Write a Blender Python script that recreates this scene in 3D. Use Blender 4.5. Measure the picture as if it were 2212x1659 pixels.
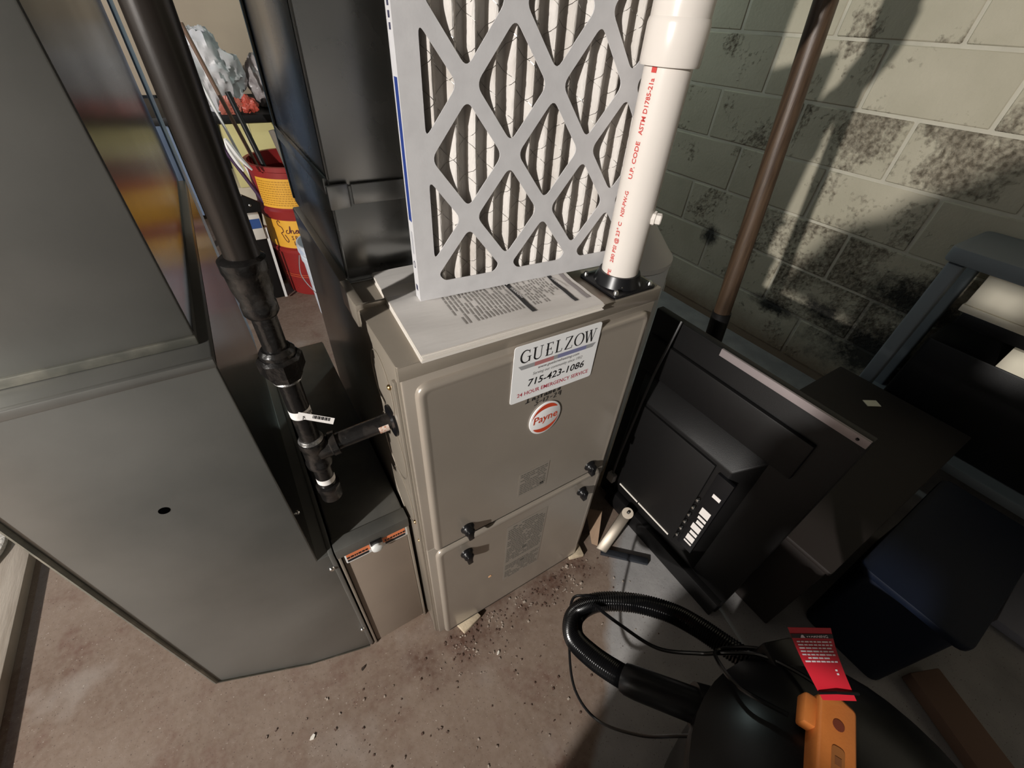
import bpy, bmesh, math, random
from mathutils import Vector, Matrix
from mathutils.noise import noise as PN
random.seed(7)
for o in list(bpy.data.objects): bpy.data.objects.remove(o)
SC = bpy.context.scene
COL = SC.collection
PI = math.pi
FZ = -0.015                                   # floor level

# ------------------------------------------------------------------ camera
cd = bpy.data.cameras.new('camera'); cam = bpy.data.objects.new('camera', cd); COL.objects.link(cam)
cd.sensor_fit = 'HORIZONTAL'; cd.sensor_width = 36.0; cd.lens = 906.467 / 2212 * 36.0
cd.clip_start = 0.02; cd.clip_end = 60
Rt = Vector((0.8476417, -0.52758589, 0.05618428)); Dn = Vector((-0.31049043, -0.57912149, -0.7537997)); Fw = Vector((0.43023161, 0.62150738, -0.6546979))
CP = Vector((-0.10629509, -0.40571656, 1.22069777))
M = Matrix.Identity(4)
for i in range(3):
    M[i][0] = Rt[i]; M[i][1] = -Dn[i]; M[i][2] = -Fw[i]; M[i][3] = CP[i]
cam.matrix_world = M
SC.camera = cam

# ------------------------------------------------------------------ world, exposure
w = bpy.data.worlds.new('world'); SC.world = w; w.use_nodes = True
w.node_tree.nodes['Background'].inputs[0].default_value = (0.03, 0.035, 0.04, 1)
w.node_tree.nodes['Background'].inputs[1].default_value = 0.3
SC.view_settings.view_transform = 'Standard'; SC.view_settings.look = 'None'
SC.view_settings.gamma = 1.0; SC.view_settings.use_curve_mapping = False
SC.view_settings.exposure = 0.0

# ------------------------------------------------------------------ lights (lamps themselves are built below)
def lamp(name, kind, loc, power, color, size=0.05, size_y=None, rot=None):
    l = bpy.data.lights.new(name, kind); l.energy = power; l.color = color
    if kind == 'AREA':
        l.shape = 'RECTANGLE'; l.size = size; l.size_y = size_y or size
    else:
        l.shadow_soft_size = size
    o = bpy.data.objects.new(name, l); COL.objects.link(o); o.location = loc
    if rot: o.rotation_euler = rot
    return o
LP = Vector((-3.0, -1.17, 1.92))              # bare bulb under the ceiling, far left
LB = Vector((1.30, 2.0, 1.92))                # unseen cool bulb added far back as fill
LC = Vector((-1.75, 2.3, 1.92))               # unseen bluish bulb added back left as fill
lamp('main_and_fill_glow', 'POINT', LP, 650, (1.0, 0.965, 0.92), 0.032)
lamp('main_and_fill_glow', 'POINT', LB, 17, (0.80, 1.0, 0.97), 0.05)
lamp('main_and_fill_glow', 'POINT', LC, 16, (0.55, 0.75, 1.0), 0.05)

# ------------------------------------------------------------------ materials
MATS = {}
def mat(name, col, rough=0.6, metal=0.0, col2=None, scale=8.0, thr=(0.4, 0.7), bump=0.0, bscale=60.0, spec=0.5, detail=6.0,
        coords='Object', emit=None, trans=0.0, stretch=None, rough2=None, coat=0.0):
    if name in MATS: return MATS[name]
    m = bpy.data.materials.new(name); m.use_nodes = True; MATS[name] = m
    nt = m.node_tree; N = nt.nodes; L = nt.links
    b = N['Principled BSDF']
    b.inputs['Base Color'].default_value = (*col, 1); b.inputs['Roughness'].default_value = rough
    b.inputs['Metallic'].default_value = metal; b.inputs['Specular IOR Level'].default_value = spec
    if coat: b.inputs['Coat Weight'].default_value = coat; b.inputs['Coat Roughness'].default_value = 0.16
    if trans: b.inputs['Transmission Weight'].default_value = trans
    if emit:
        b.inputs['Emission Color'].default_value = (*emit[0], 1); b.inputs['Emission Strength'].default_value = emit[1]
    tc = None
    if col2 or bump:
        tc = N.new('ShaderNodeTexCoord'); src = tc.outputs[coords]
        if stretch:
            mp = N.new('ShaderNodeMapping'); mp.inputs['Scale'].default_value = stretch
            L.new(src, mp.inputs['Vector']); src = mp.outputs['Vector']
    if col2:
        n = N.new('ShaderNodeTexNoise'); n.inputs['Scale'].default_value = scale; n.inputs['Detail'].default_value = detail
        L.new(src, n.inputs['Vector'])
        r = N.new('ShaderNodeMapRange'); r.inputs[1].default_value = thr[0]; r.inputs[2].default_value = thr[1]
        L.new(n.outputs['Fac'], r.inputs[0])
        mx = N.new('ShaderNodeMix'); mx.data_type = 'RGBA'
        mx.inputs[6].default_value = (*col, 1); mx.inputs[7].default_value = (*col2, 1)
        L.new(r.outputs[0], mx.inputs[0]); L.new(mx.outputs[2], b.inputs['Base Color'])
        if rough2 is not None:
            r2 = N.new('ShaderNodeMapRange'); r2.inputs[1].default_value = thr[0]; r2.inputs[2].default_value = thr[1]
            r2.inputs[3].default_value = rough; r2.inputs[4].default_value = rough2
            L.new(n.outputs['Fac'], r2.inputs[0]); L.new(r2.outputs[0], b.inputs['Roughness'])
    if bump:
        n2 = N.new('ShaderNodeTexNoise'); n2.inputs['Scale'].default_value = bscale; n2.inputs['Detail'].default_value = 5
        L.new(src, n2.inputs['Vector'])
        bp = N.new('ShaderNodeBump'); bp.inputs['Strength'].default_value = bump; bp.inputs['Distance'].default_value = 0.004
        L.new(n2.outputs['Fac'], bp.inputs['Height']); L.new(bp.outputs['Normal'], b.inputs['Normal'])
    return m

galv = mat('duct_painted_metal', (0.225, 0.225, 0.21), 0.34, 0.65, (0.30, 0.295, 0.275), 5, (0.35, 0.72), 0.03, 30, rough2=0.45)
galv_shiny = mat('galvanized_shiny', (0.36, 0.37, 0.37), 0.22, 0.95, (0.44, 0.44, 0.43), 7, (0.4, 0.65), 0.03, 25, rough2=0.30)
galv_scuff = mat('duct_seam_metal', (0.24, 0.24, 0.21), 0.38, 0.7, (0.42, 0.40, 0.34), 30, (0.5, 0.75), 0.05, 60)
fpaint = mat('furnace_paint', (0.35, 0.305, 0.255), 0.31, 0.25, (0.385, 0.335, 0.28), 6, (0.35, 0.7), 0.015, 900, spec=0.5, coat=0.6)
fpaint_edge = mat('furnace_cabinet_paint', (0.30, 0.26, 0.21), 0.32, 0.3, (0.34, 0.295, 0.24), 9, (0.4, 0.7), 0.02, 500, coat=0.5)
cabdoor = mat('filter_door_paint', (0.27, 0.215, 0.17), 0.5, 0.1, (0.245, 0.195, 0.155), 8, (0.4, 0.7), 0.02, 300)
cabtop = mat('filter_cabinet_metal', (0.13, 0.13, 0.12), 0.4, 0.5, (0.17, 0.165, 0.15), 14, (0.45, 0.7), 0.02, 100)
black_iron = mat('black_iron', (0.012, 0.011, 0.0105), 0.24, 0.1, (0.045, 0.038, 0.033), 40, (0.5, 0.8), 0.22, 130)
rust_iron = mat('brown_coated_iron', (0.020, 0.016, 0.0135), 0.30, 0.2, (0.055, 0.040, 0.031), 14, (0.45, 0.75), 0.06, 120, stretch=(1, 1, 0.2))
bare_thread = mat('sealant_thread', (0.30, 0.29, 0.28), 0.35, 0.6, (0.10, 0.095, 0.09), 120, (0.4, 0.6), 0.2, 400)
pvc = mat('white_pvc', (0.72, 0.665, 0.61), 0.24, 0.0, (0.68, 0.63, 0.575), 6, (0.4, 0.7), spec=0.5)
red_ink = mat('red_ink', (0.55, 0.06, 0.05), 0.5)
black_ink = mat('black_ink', (0.012, 0.011, 0.012), 0.5)
grey_ink = mat('grey_ink', (0.16, 0.15, 0.15), 0.6)
faint_ink = mat('faint_label_ink', (0.12, 0.11, 0.095), 0.6)
paper = mat('manual_paper', (0.70, 0.665, 0.63), 0.7, 0, (0.58, 0.545, 0.51), 9, (0.5, 0.75), 0.5, 10, stretch=(0.6, 2.2, 1))
white_plastic = mat('white_plastic', (0.72, 0.72, 0.70), 0.4)
magnet_white = mat('magnet_white', (0.95, 0.95, 0.95), 0.45)
card_white = mat('filter_cardboard', (0.60, 0.59, 0.595), 0.75, 0, (0.55, 0.54, 0.545), 40, (0.4, 0.7), 0.03, 300)
media = mat('pleated_media', (0.62, 0.585, 0.55), 0.9, 0, (0.42, 0.38, 0.34), 22, (0.45, 0.75), 0.5, 180, stretch=(1, 1, 0.45))
wire = mat('filter_wire', (0.45, 0.44, 0.42), 0.22, 1.0)
blue_ink = mat('blue_ink', (0.02, 0.045, 0.22), 0.5)
black_plastic = mat('black_plastic', (0.006, 0.006, 0.007), 0.33, spec=0.4)
black_matte = mat('black_matte_plastic', (0.006, 0.0055, 0.0055), 0.5, 0, None, bump=0.08, bscale=500, spec=0.35)
rubber = mat('black_rubber_hose', (0.004, 0.004, 0.0045), 0.20, spec=0.5)
chrome = mat('zinc_screw', (0.75, 0.75, 0.73), 0.22, 1.0)
brass = mat('brass_screw', (0.75, 0.50, 0.20), 0.3, 1.0)
orange = mat('orange_plastic', (0.62, 0.20, 0.045), 0.45, 0, (0.55, 0.17, 0.035), 20, (0.4, 0.7), 0.05, 300)
red_tag = mat('red_tag_card', (0.55, 0.015, 0.03), 0.45)
wood = mat('weathered_board', (0.30, 0.25, 0.20), 0.8, 0, (0.42, 0.36, 0.30), 5, (0.4, 0.65), 0.2, 40, stretch=(6, 0.8, 1))
shimwood = mat('pale_shim', (0.58, 0.48, 0.34), 0.8, 0, (0.45, 0.36, 0.25), 60, (0.4, 0.7), 0.2, 200)
polemat = mat('brown_ribbed_pole', (0.085, 0.052, 0.030), 0.42, 0.1, (0.045, 0.026, 0.015), 60, (0.35, 0.65), 0.1, 300, stretch=(3, 3, 0.03))
grey_plastic = mat('grey_plastic', (0.19, 0.21, 0.225), 0.55)
navy = mat('navy_plastic', (0.005, 0.008, 0.018), 0.5, spec=0.2)
cardboard = mat('brown_cardboard', (0.30, 0.20, 0.13), 0.85, 0, (0.26, 0.17, 0.11), 20, (0.4, 0.7), 0.05, 200)
tan_board = mat('tan_board', (0.44, 0.36, 0.27), 0.9, 0, (0.38, 0.31, 0.235), 3, (0.4, 0.7))
keg_red = mat('keg_red', (0.28, 0.022, 0.02), 0.38, 0, (0.22, 0.018, 0.018), 8, (0.4, 0.7))
keg_yellow = mat('keg_yellow', (0.80, 0.42, 0.045), 0.45, 0, (0.72, 0.36, 0.035), 9, (0.4, 0.7))
maroon_ink = mat('maroon_ink', (0.10, 0.015, 0.018), 0.5)
bagmat = mat('white_plastic_bag', (0.62, 0.62, 0.63), 0.40, 0, (0.45, 0.44, 0.45), 6, (0.4, 0.7), 0.4, 20, spec=0.5)
bagred = mat('red_bag_print', (0.52, 0.09, 0.06), 0.4)
yel = mat('pale_yellow_box', (0.62, 0.56, 0.26), 0.8, 0, (0.55, 0.50, 0.22), 6, (0.4, 0.7))
pail = mat('white_pail', (0.62, 0.66, 0.72), 0.4)
tankmat = mat('white_tank', (0.86, 0.89, 0.93), 0.35)
cream = mat('cream_paper', (0.85, 0.78, 0.62), 0.7, emit=None)
shag = mat('cream_rug', (0.62, 0.58, 0.53), 0.95, 0, (0.40, 0.36, 0.32), 90, (0.4, 0.65), 1.0, 120)
purple = mat('dark_purple_stick', (0.05, 0.02, 0.06), 0.5)
stickbrown = mat('brown_stick', (0.16, 0.09, 0.055), 0.6)
white_rod = mat('white_rod', (0.75, 0.74, 0.72), 0.4)
navy_label = mat('navy_label', (0.03, 0.08, 0.25), 0.5)
orange_label = mat('orange_label', (0.75, 0.22, 0.09), 0.5)
logo_red = mat('logo_red', (0.62, 0.07, 0.025), 0.45)
logo_white = mat('logo_white', (0.90, 0.89, 0.89), 0.35)

def floor_material():
    m = bpy.data.materials.new('concrete_floor'); m.use_nodes = True; nt = m.node_tree; N = nt.nodes; L = nt.links
    b = N['Principled BSDF']; b.inputs['Roughness'].default_value = 0.62; b.inputs['Specular IOR Level'].default_value = 0.35
    tc = N.new('ShaderNodeTexCoord'); P = tc.outputs['Object']
    def nz(s, d=6, off=0.0):
        n = N.new('ShaderNodeTexNoise'); n.inputs['Scale'].default_value = s; n.inputs['Detail'].default_value = d
        mp = N.new('ShaderNodeMapping'); mp.inputs['Location'].default_value = (off, off * 0.7, 0); L.new(P, mp.inputs[0]); L.new(mp.outputs[0], n.inputs['Vector'])
        return n.outputs['Fac']
    def rng(x, a, c, lo=0.0, hi=1.0):
        r = N.new('ShaderNodeMapRange'); r.inputs[1].default_value = a; r.inputs[2].default_value = c
        r.inputs[3].default_value = lo; r.inputs[4].default_value = hi; L.new(x, r.inputs[0]); return r.outputs[0]
    def mix(f, a, c):
        x = N.new('ShaderNodeMix'); x.data_type = 'RGBA'
        for i, v in ((6, a), (7, c)):
            if isinstance(v, tuple): x.inputs[i].default_value = (*v, 1)
            else: L.new(v, x.inputs[i])
        L.new(f, x.inputs[0]); return x.outputs[2]
    def math_(op, a, c=None):
        x = N.new('ShaderNodeMath'); x.operation = op
        for i, v in ((0, a), (1, c)):
            if v is None: continue
            if isinstance(v, (int, float)): x.inputs[i].default_value = v
            else: L.new(v, x.inputs[i])
        return x.outputs[0]
    brown = mix(rng(nz(3.0), 0.35, 0.7), (0.165, 0.112, 0.082), (0.235, 0.175, 0.135))
    brown = mix(rng(nz(11, 8, 3.1), 0.52, 0.75), brown, (0.14, 0.075, 0.055))
    brown = mix(rng(nz(7, 10, 9.0), 0.58, 0.78), brown, (0.30, 0.255, 0.22))
    # reddish dirt swept up along the furnace and filter cabinet
    sx = N.new('ShaderNodeSeparateXYZ'); L.new(P, sx.inputs[0])
    dy = math_('ABSOLUTE', math_('ADD', sx.outputs[1], 0.035)); dx = math_('ABSOLUTE', math_('SUBTRACT', sx.outputs[0], 0.18))
    dirt = math_('MULTIPLY', rng(dy, 0.10, 0.01), rng(dx, 0.42, 0.25))
    dirt = math_('MULTIPLY', dirt, rng(nz(16, 9, 6.0), 0.38, 0.62))
    brown = mix(dirt, brown, (0.10, 0.052, 0.036))
    fine = rng(nz(70, 9, 2.2), 0.35, 0.7)
    brown = mix(math_('MULTIPLY', fine, 0.45), brown, (0.27, 0.215, 0.175))
    grey = mix(rng(nz(9, 8, 5.0), 0.35, 0.65), (0.30, 0.29, 0.285), (0.40, 0.385, 0.375))
    # bare grey slab beyond the joint that runs past the furnace's right front corner
    d = math_('SUBTRACT', math_('MULTIPLY', sx.outputs[0], 0.675), math_('MULTIPLY', sx.outputs[1], 0.738))
    d = math_('ADD', d, rng(nz(4, 5, 2.0), 0, 1, -0.06, 0.06))
    side = rng(d, 0.425, 0.445)
    c = mix(side, brown, grey)
    speck = rng(nz(260, 4, 1.0), 0.64, 0.72)
    c = mix(speck, c, (0.07, 0.045, 0.035))
    speck2 = rng(nz(210, 3, 7.7), 0.68, 0.74)
    c = mix(speck2, c, (0.42, 0.37, 0.32))
    L.new(c, b.inputs['Base Color'])
    bp = N.new('ShaderNodeBump'); bp.inputs['Strength'].default_value = 0.35; bp.inputs['Distance'].default_value = 0.004
    L.new(nz(35, 8, 4.0), bp.inputs['Height']); L.new(bp.outputs[0], b.inputs['Normal'])
    return m

def mold(N, L, P, c):
    """black damp stains: irregular patches low on the wall, each with a centre and radii in the wall plane"""
    def mth(op, a, d):
        x = N.new('ShaderNodeMath'); x.operation = op
        for i, v in ((0, a), (1, d)):
            if isinstance(v, (int, float)): x.inputs[i].default_value = v
            else: L.new(v, x.inputs[i])
        return x.outputs[0]
    sx = N.new('ShaderNodeSeparateXYZ'); L.new(P, sx.inputs[0])
    n = N.new('ShaderNodeTexNoise'); n.inputs['Scale'].default_value = 16; n.inputs['Detail'].default_value = 10; n.inputs['Roughness'].default_value = 0.78; L.new(P, n.inputs['Vector'])
    tot = None
    for (y, z, ry, rz) in ((-0.08, 0.47, 0.24, 0.10), (-0.1, 0.22, 0.34, 0.16), (0.235, 0.30, 0.10, 0.05), (0.44, 0.215, 0.13, 0.035), (0.90, 0.40, 0.05, 0.055), (-0.45, 0.4, 0.3, 0.3)):
        a = mth('DIVIDE', mth('SUBTRACT', sx.outputs[1], y), ry); d = mth('DIVIDE', mth('SUBTRACT', sx.outputs[2], z), rz)
        q = mth('SUBTRACT', 1.25, mth('SQRT', mth('ADD', mth('MULTIPLY', a, a), mth('MULTIPLY', d, d)), 0.0))
        tot = q if tot is None else mth('MAXIMUM', tot, q)
    f = mth('ADD', tot, mth('MULTIPLY', mth('SUBTRACT', n.outputs['Fac'], 0.5), 2.6))
    r = N.new('ShaderNodeMapRange'); r.inputs[1].default_value = 0.05; r.inputs[2].default_value = 0.85; r.inputs[4].default_value = 0.93; L.new(f, r.inputs[0])
    # brown silt line at the foot of the wall
    r2 = N.new('ShaderNodeMapRange'); r2.inputs[1].default_value = 0.20; r2.inputs[2].default_value = 0.06
    L.new(mth('ADD', sx.outputs[2], mth('MULTIPLY', n.outputs['Fac'], 0.09)), r2.inputs[0])
    m1 = N.new('ShaderNodeMix'); m1.data_type = 'RGBA'; L.new(r2.outputs[0], m1.inputs[0]); L.new(c, m1.inputs[6]); m1.inputs[7].default_value = (0.24, 0.17, 0.11, 1)
    m2 = N.new('ShaderNodeMix'); m2.data_type = 'RGBA'; L.new(r.outputs[0], m2.inputs[0]); L.new(m1.outputs[2], m2.inputs[6]); m2.inputs[7].default_value = (0.012, 0.013, 0.014, 1)
    return m2.outputs[2]

def block_material():
    m = bpy.data.materials.new('painted_block'); m.use_nodes = True; nt = m.node_tree; N = nt.nodes; L = nt.links
    b = N['Principled BSDF']; b.inputs['Roughness'].default_value = 0.85; b.inputs['Specular IOR Level'].default_value = 0.2
    g = N.new('ShaderNodeNewGeometry'); P = g.outputs['Position']
    oi = N.new('ShaderNodeObjectInfo'); sp = N.new('ShaderNodeSeparateColor'); L.new(oi.outputs['Color'], sp.inputs[0])
    def nz(s, d):
        n = N.new('ShaderNodeTexNoise'); n.inputs['Scale'].default_value = s; n.inputs['Detail'].default_value = d; L.new(P, n.inputs['Vector']); return n.outputs['Fac']
    def mth(op, a, c):
        x = N.new('ShaderNodeMath'); x.operation = op
        for i, v in ((0, a), (1, c)):
            if isinstance(v, (int, float)): x.inputs[i].default_value = v
            else: L.new(v, x.inputs[i])
        return x.outputs[0]
    def rng(x, a, c, lo=0.0, hi=1.0):
        r = N.new('ShaderNodeMapRange'); r.inputs[1].default_value = a; r.inputs[2].default_value = c
        r.inputs[3].default_value = lo; r.inputs[4].default_value = hi; L.new(x, r.inputs[0]); return r.outputs[0]
    def mix(f, a, c):
        x = N.new('ShaderNodeMix'); x.data_type = 'RGBA'
        for i, v in ((6, a), (7, c)):
            if isinstance(v, tuple): x.inputs[i].default_value = (*v, 1)
            else: L.new(v, x.inputs[i])
        L.new(f, x.inputs[0]); return x.outputs[2]
    paint = mix(rng(nz(4, 4), 0.35, 0.7), (0.47, 0.43, 0.325), (0.56, 0.51, 0.395))
    rough_c = mix(rng(nz(60, 6), 0.35, 0.65), (0.15, 0.125, 0.09), (0.40, 0.355, 0.27))
    # spalled paint: amount is a property of each block (object colour, red)
    big = nz(5.5, 3); fine = nz(55, 8)
    v = mth('ADD', mth('MULTIPLY', big, 1.05), mth('MULTIPLY', fine, 0.55))
    v = mth('ADD', v, mth('MULTIPLY', sp.outputs[0], 0.30))
    mask = rng(v, 0.98, 1.13)
    c = mix(mask, paint, rough_c)
    c = mold(N, L, P, c)
    L.new(c, b.inputs['Base Color'])
    h = mth('ADD', mth('MULTIPLY', nz(80, 6), mth('ADD', mth('MULTIPLY', mask, 2.0), 0.25)), mth('MULTIPLY', mask, -0.6))
    bp = N.new('ShaderNodeBump'); bp.inputs['Strength'].default_value = 0.8; bp.inputs['Distance'].default_value = 0.008
    L.new(h, bp.inputs['Height']); L.new(bp.outputs[0], b.inputs['Normal'])
    return m

# ------------------------------------------------------------------ mesh helpers
class B:
    def __init__(s): s.v = []; s.f = []
    def add(s, vs, fs):
        o = len(s.v); s.v += [Vector(p) for p in vs]; s.f += [tuple(i + o for i in f) for f in fs]; return s
    def box(s, x0, x1, y0, y1, z0, z1):
        return s.add([(x0, y0, z0), (x1, y0, z0), (x1, y1, z0), (x0, y1, z0), (x0, y0, z1), (x1, y0, z1), (x1, y1, z1), (x0, y1, z1)],
                     [(0, 3, 2, 1), (4, 5, 6, 7), (0, 1, 5, 4), (1, 2, 6, 5), (2, 3, 7, 6), (3, 0, 4, 7)])
    def obb(s, c, ax, ay, az):
        c, ax, ay, az = map(Vector, (c, ax, ay, az))
        return s.add([c + ax * i + ay * j + az * k for k in (-1, 1) for j, i in ((-1, -1), (-1, 1), (1, 1), (1, -1))],
                     [(0, 3, 2, 1), (4, 5, 6, 7), (0, 1, 5, 4), (1, 2, 6, 5), (2, 3, 7, 6), (3, 0, 4, 7)])
    def tube(s, path, r, n=16, caps=True):
        P = [Vector(p) for p in path]; rs = r if isinstance(r, (list, tuple)) else [r] * len(P)
        t = (P[1] - P[0]).normalized(); a = t.orthogonal().normalized(); rings = []
        o = len(s.v)
        for i, p in enumerate(P):
            if i == 0: d = P[1] - P[0]
            elif i == len(P) - 1: d = P[-1] - P[-2]
            else: d = (P[i + 1] - P[i]).normalized() + (P[i] - P[i - 1]).normalized()
            if d.length < 1e-9: d = t
            d.normalize(); q = t.rotation_difference(d); a = q @ a; a = (a - d * a.dot(d)).normalized(); t = d; bb = d.cross(a)
            for k in range(n):
                an = 2 * PI * k / n; s.v.append(p + (a * math.cos(an) + bb * math.sin(an)) * rs[i])
        for i in range(len(P) - 1):
            for k in range(n):
                k2 = (k + 1) % n; s.f.append((o + i * n + k, o + i * n + k2, o + (i + 1) * n + k2, o + (i + 1) * n + k))
        if caps:
            s.f.append(tuple(o + k for k in reversed(range(n)))); e = o + (len(P) - 1) * n; s.f.append(tuple(e + k for k in range(n)))
        return s
    def cyl(s, p0, p1, r, n=20, r1=None, caps=True): return s.tube([p0, p1], [r, r if r1 is None else r1], n, caps)
    def lathe(s, c, prof, n=32, axis=(0, 0, 1), closed=False):
        c = Vector(c); ax = Vector(axis).normalized(); a = ax.orthogonal().normalized(); bb = ax.cross(a); o = len(s.v)
        for r, z in prof:
            for k in range(n):
                an = 2 * PI * k / n; s.v.append(c + ax * z + (a * math.cos(an) + bb * math.sin(an)) * r)
        for i in range(len(prof) - 1):
            for k in range(n):
                k2 = (k + 1) % n; s.f.append((o + i * n + k, o + i * n + k2, o + (i + 1) * n + k2, o + (i + 1) * n + k))
        if not closed:
            if prof[0][0] > 1e-6: s.f.append(tuple(o + k for k in reversed(range(n))))
            if prof[-1][0] > 1e-6: e = o + (len(prof) - 1) * n; s.f.append(tuple(e + k for k in range(n)))
        return s
    def prism(s, poly, o, u, v, d):
        """polygon (list of 2D) in plane o+u*a+v*b, extruded by vector d"""
        o, u, v, d = map(Vector, (o, u, v, d)); n = len(poly)
        A = [o + u * a + v * b for a, b in poly]
        flip = u.cross(v).dot(d) > 0
        fs = [tuple(range(n)) if not flip else tuple(reversed(range(n))), tuple(range(n, 2 * n)) if flip else tuple(reversed(range(n, 2 * n)))]
        for i in range(n):
            j = (i + 1) % n
            fs.append((i, j, n + j, n + i) if flip else (j, i, n + i, n + j))
        return s.add(A + [p + d for p in A], fs)
    def ball(s, c, r, nu=16, nv=10, sq=(1, 1, 1)):
        c = Vector(c); o = len(s.v)
        for i in range(nv + 1):
            th = PI * i / nv
            for k in range(nu):
                ph = 2 * PI * k / nu
                s.v.append(c + Vector((math.sin(th) * math.cos(ph) * sq[0], math.sin(th) * math.sin(ph) * sq[1], math.cos(th) * sq[2])) * r)
        for i in range(nv):
            for k in range(nu):
                k2 = (k + 1) % nu; s.f.append((o + i * nu + k, o + (i + 1) * nu + k, o + (i + 1) * nu + k2, o + i * nu + k2))
        return s
    def quad(s, a, b, c, d): return s.add([a, b, c, d], [(0, 1, 2, 3)])

def wl(p):
    l = Vector()
    while p: l = l + Vector(p.location); p = p.parent
    return l
def obj(name, b, m, parent=None, bevel=0, seg=2, smooth=False, local=False, weld=False):
    me = bpy.data.meshes.new(name)
    off = Vector() if (local or not parent) else wl(parent)
    me.from_pydata([v - off for v in b.v], [], b.f)
    if bevel or weld or smooth:
        bm = bmesh.new(); bm.from_mesh(me)
        bmesh.ops.remove_doubles(bm, verts=bm.verts, dist=1e-6)
        if bevel:
            es = [e for e in bm.edges if len(e.link_faces) == 2 and e.calc_face_angle(0) > 0.6]
            bmesh.ops.bevel(bm, geom=es, offset=bevel, segments=seg, profile=0.5, affect='EDGES', clamp_overlap=True)
        bmesh.ops.recalc_face_normals(bm, faces=bm.faces)
        bm.to_mesh(me); bm.free()
    if smooth or bevel:
        me.polygons.foreach_set('use_smooth', [True] * len(me.polygons))
        me.set_sharp_from_angle(angle=math.radians(38))
    me.materials.append(m)
    o = bpy.data.objects.new(name, me); COL.objects.link(o)
    if parent: o.parent = parent
    elif not local:
        xs = [v.co for v in me.vertices]
        c = Vector(((min(v.x for v in xs) + max(v.x for v in xs)) / 2, (min(v.y for v in xs) + max(v.y for v in xs)) / 2, min(v.z for v in xs)))
        me.transform(Matrix.Translation(-c)); o.location = c
    return o
def thing(name, label, cat, loc, group=None, rot=None):
    o = bpy.data.objects.new(name, None); COL.objects.link(o); o.location = loc; o.empty_display_size = 0.05
    if rot: o.rotation_euler = rot
    return tag(o, label, cat, group)
def tag(o, label, cat, group=None):
    o['label'] = label; o['category'] = cat
    if group: o['group'] = group
    return o
def struct(o): o['kind'] = 'structure'; return o

def text(s, body, size, o, u, v, align='CENTER', shear=0.0, bold=0.0, sx=1.0):
    """flat lettering: origin o (baseline), reading direction u, letter-up direction v"""
    c = bpy.data.curves.new('t', 'FONT'); c.body = body; c.size = size; c.align_x = align; c.shear = shear; c.offset = bold * size; c.resolution_u = 2
    t = bpy.data.objects.new('t', c); COL.objects.link(t)
    dg = bpy.context.evaluated_depsgraph_get(); e = t.evaluated_get(dg); me = e.to_mesh()
    o, u, v = map(Vector, (o, u, v))
    s.add([o + u * (p.co.x * sx) + v * p.co.y for p in me.vertices], [tuple(f.vertices) for f in me.polygons])
    e.to_mesh_clear(); bpy.data.objects.remove(t); bpy.data.curves.remove(c)
    return s
def stroke(s, pts, wd, o, u, v):
    """flat pen stroke through 2D points, constant or per-point width"""
    o, u, v = map(Vector, (o, u, v)); P = [Vector(p) for p in pts]; n = len(P)
    ws = wd if isinstance(wd, (list, tuple)) else [wd] * n
    vs = []
    for i in range(n):
        d = (P[min(i + 1, n - 1)] - P[max(i - 1, 0)]); d.normalize(); nn = Vector((-d.y, d.x)) * ws[i] / 2
        for q in (P[i] + nn, P[i] - nn): vs.append(o + u * q.x + v * q.y)
    return s.add(vs, [(2 * i + 1, 2 * i + 3, 2 * i + 2, 2 * i) for i in range(n - 1)])
def arc(cx, cy, rx, ry, a0, a1, n=14):
    return [(cx + rx * math.cos(math.radians(a0 + (a1 - a0) * i / n)), cy + ry * math.sin(math.radians(a0 + (a1 - a0) * i / n))) for i in range(n + 1)]
def round_poly(P, r, n=5):
    out = []; P = [Vector(p) for p in P]; m = len(P)
    rr = r if isinstance(r, (list, tuple)) else [r] * m
    for i in range(m):
        a, p, c = P[i - 1], P[i], P[(i + 1) % m]
        d1 = (a - p); d2 = (c - p); l1, l2 = d1.length, d2.length
        if rr[i] <= 0 or l1 < 1e-6 or l2 < 1e-6: out.append(tuple(p)); continue
        k = min(rr[i], l1 * 0.45, l2 * 0.45); p1 = p + d1 / l1 * k; p2 = p + d2 / l2 * k
        for j in range(n + 1):
            t = j / n; q = p1 * (1 - t) ** 2 + p * 2 * t * (1 - t) + p2 * t * t; out.append(tuple(q))
    return out
def catmull(P, n=8):
    P = [Vector(p) for p in P]; out = []
    for i in range(len(P) - 1):
        p0 = P[max(i - 1, 0)]; p1 = P[i]; p2 = P[i + 1]; p3 = P[min(i + 2, len(P) - 1)]
        for j in range(n):
            t = j / n
            out.append(0.5 * ((2 * p1) + (p2 - p0) * t + (2 * p0 - 5 * p1 + 4 * p2 - p3) * t * t + (3 * p1 - p0 - 3 * p2 + p3) * t ** 3))
    out.append(P[-1]); return out
def screw(parent, p, nrm, r=0.004, m=None, h=0.003):
    p = Vector(p); nrm = Vector(nrm).normalized()
    b = B().lathe(p, [(r, 0), (r * 0.95, h * 0.5), (r * 0.6, h)], 10, nrm)
    return obj('screw', b, m or chrome, parent, smooth=True)

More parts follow.
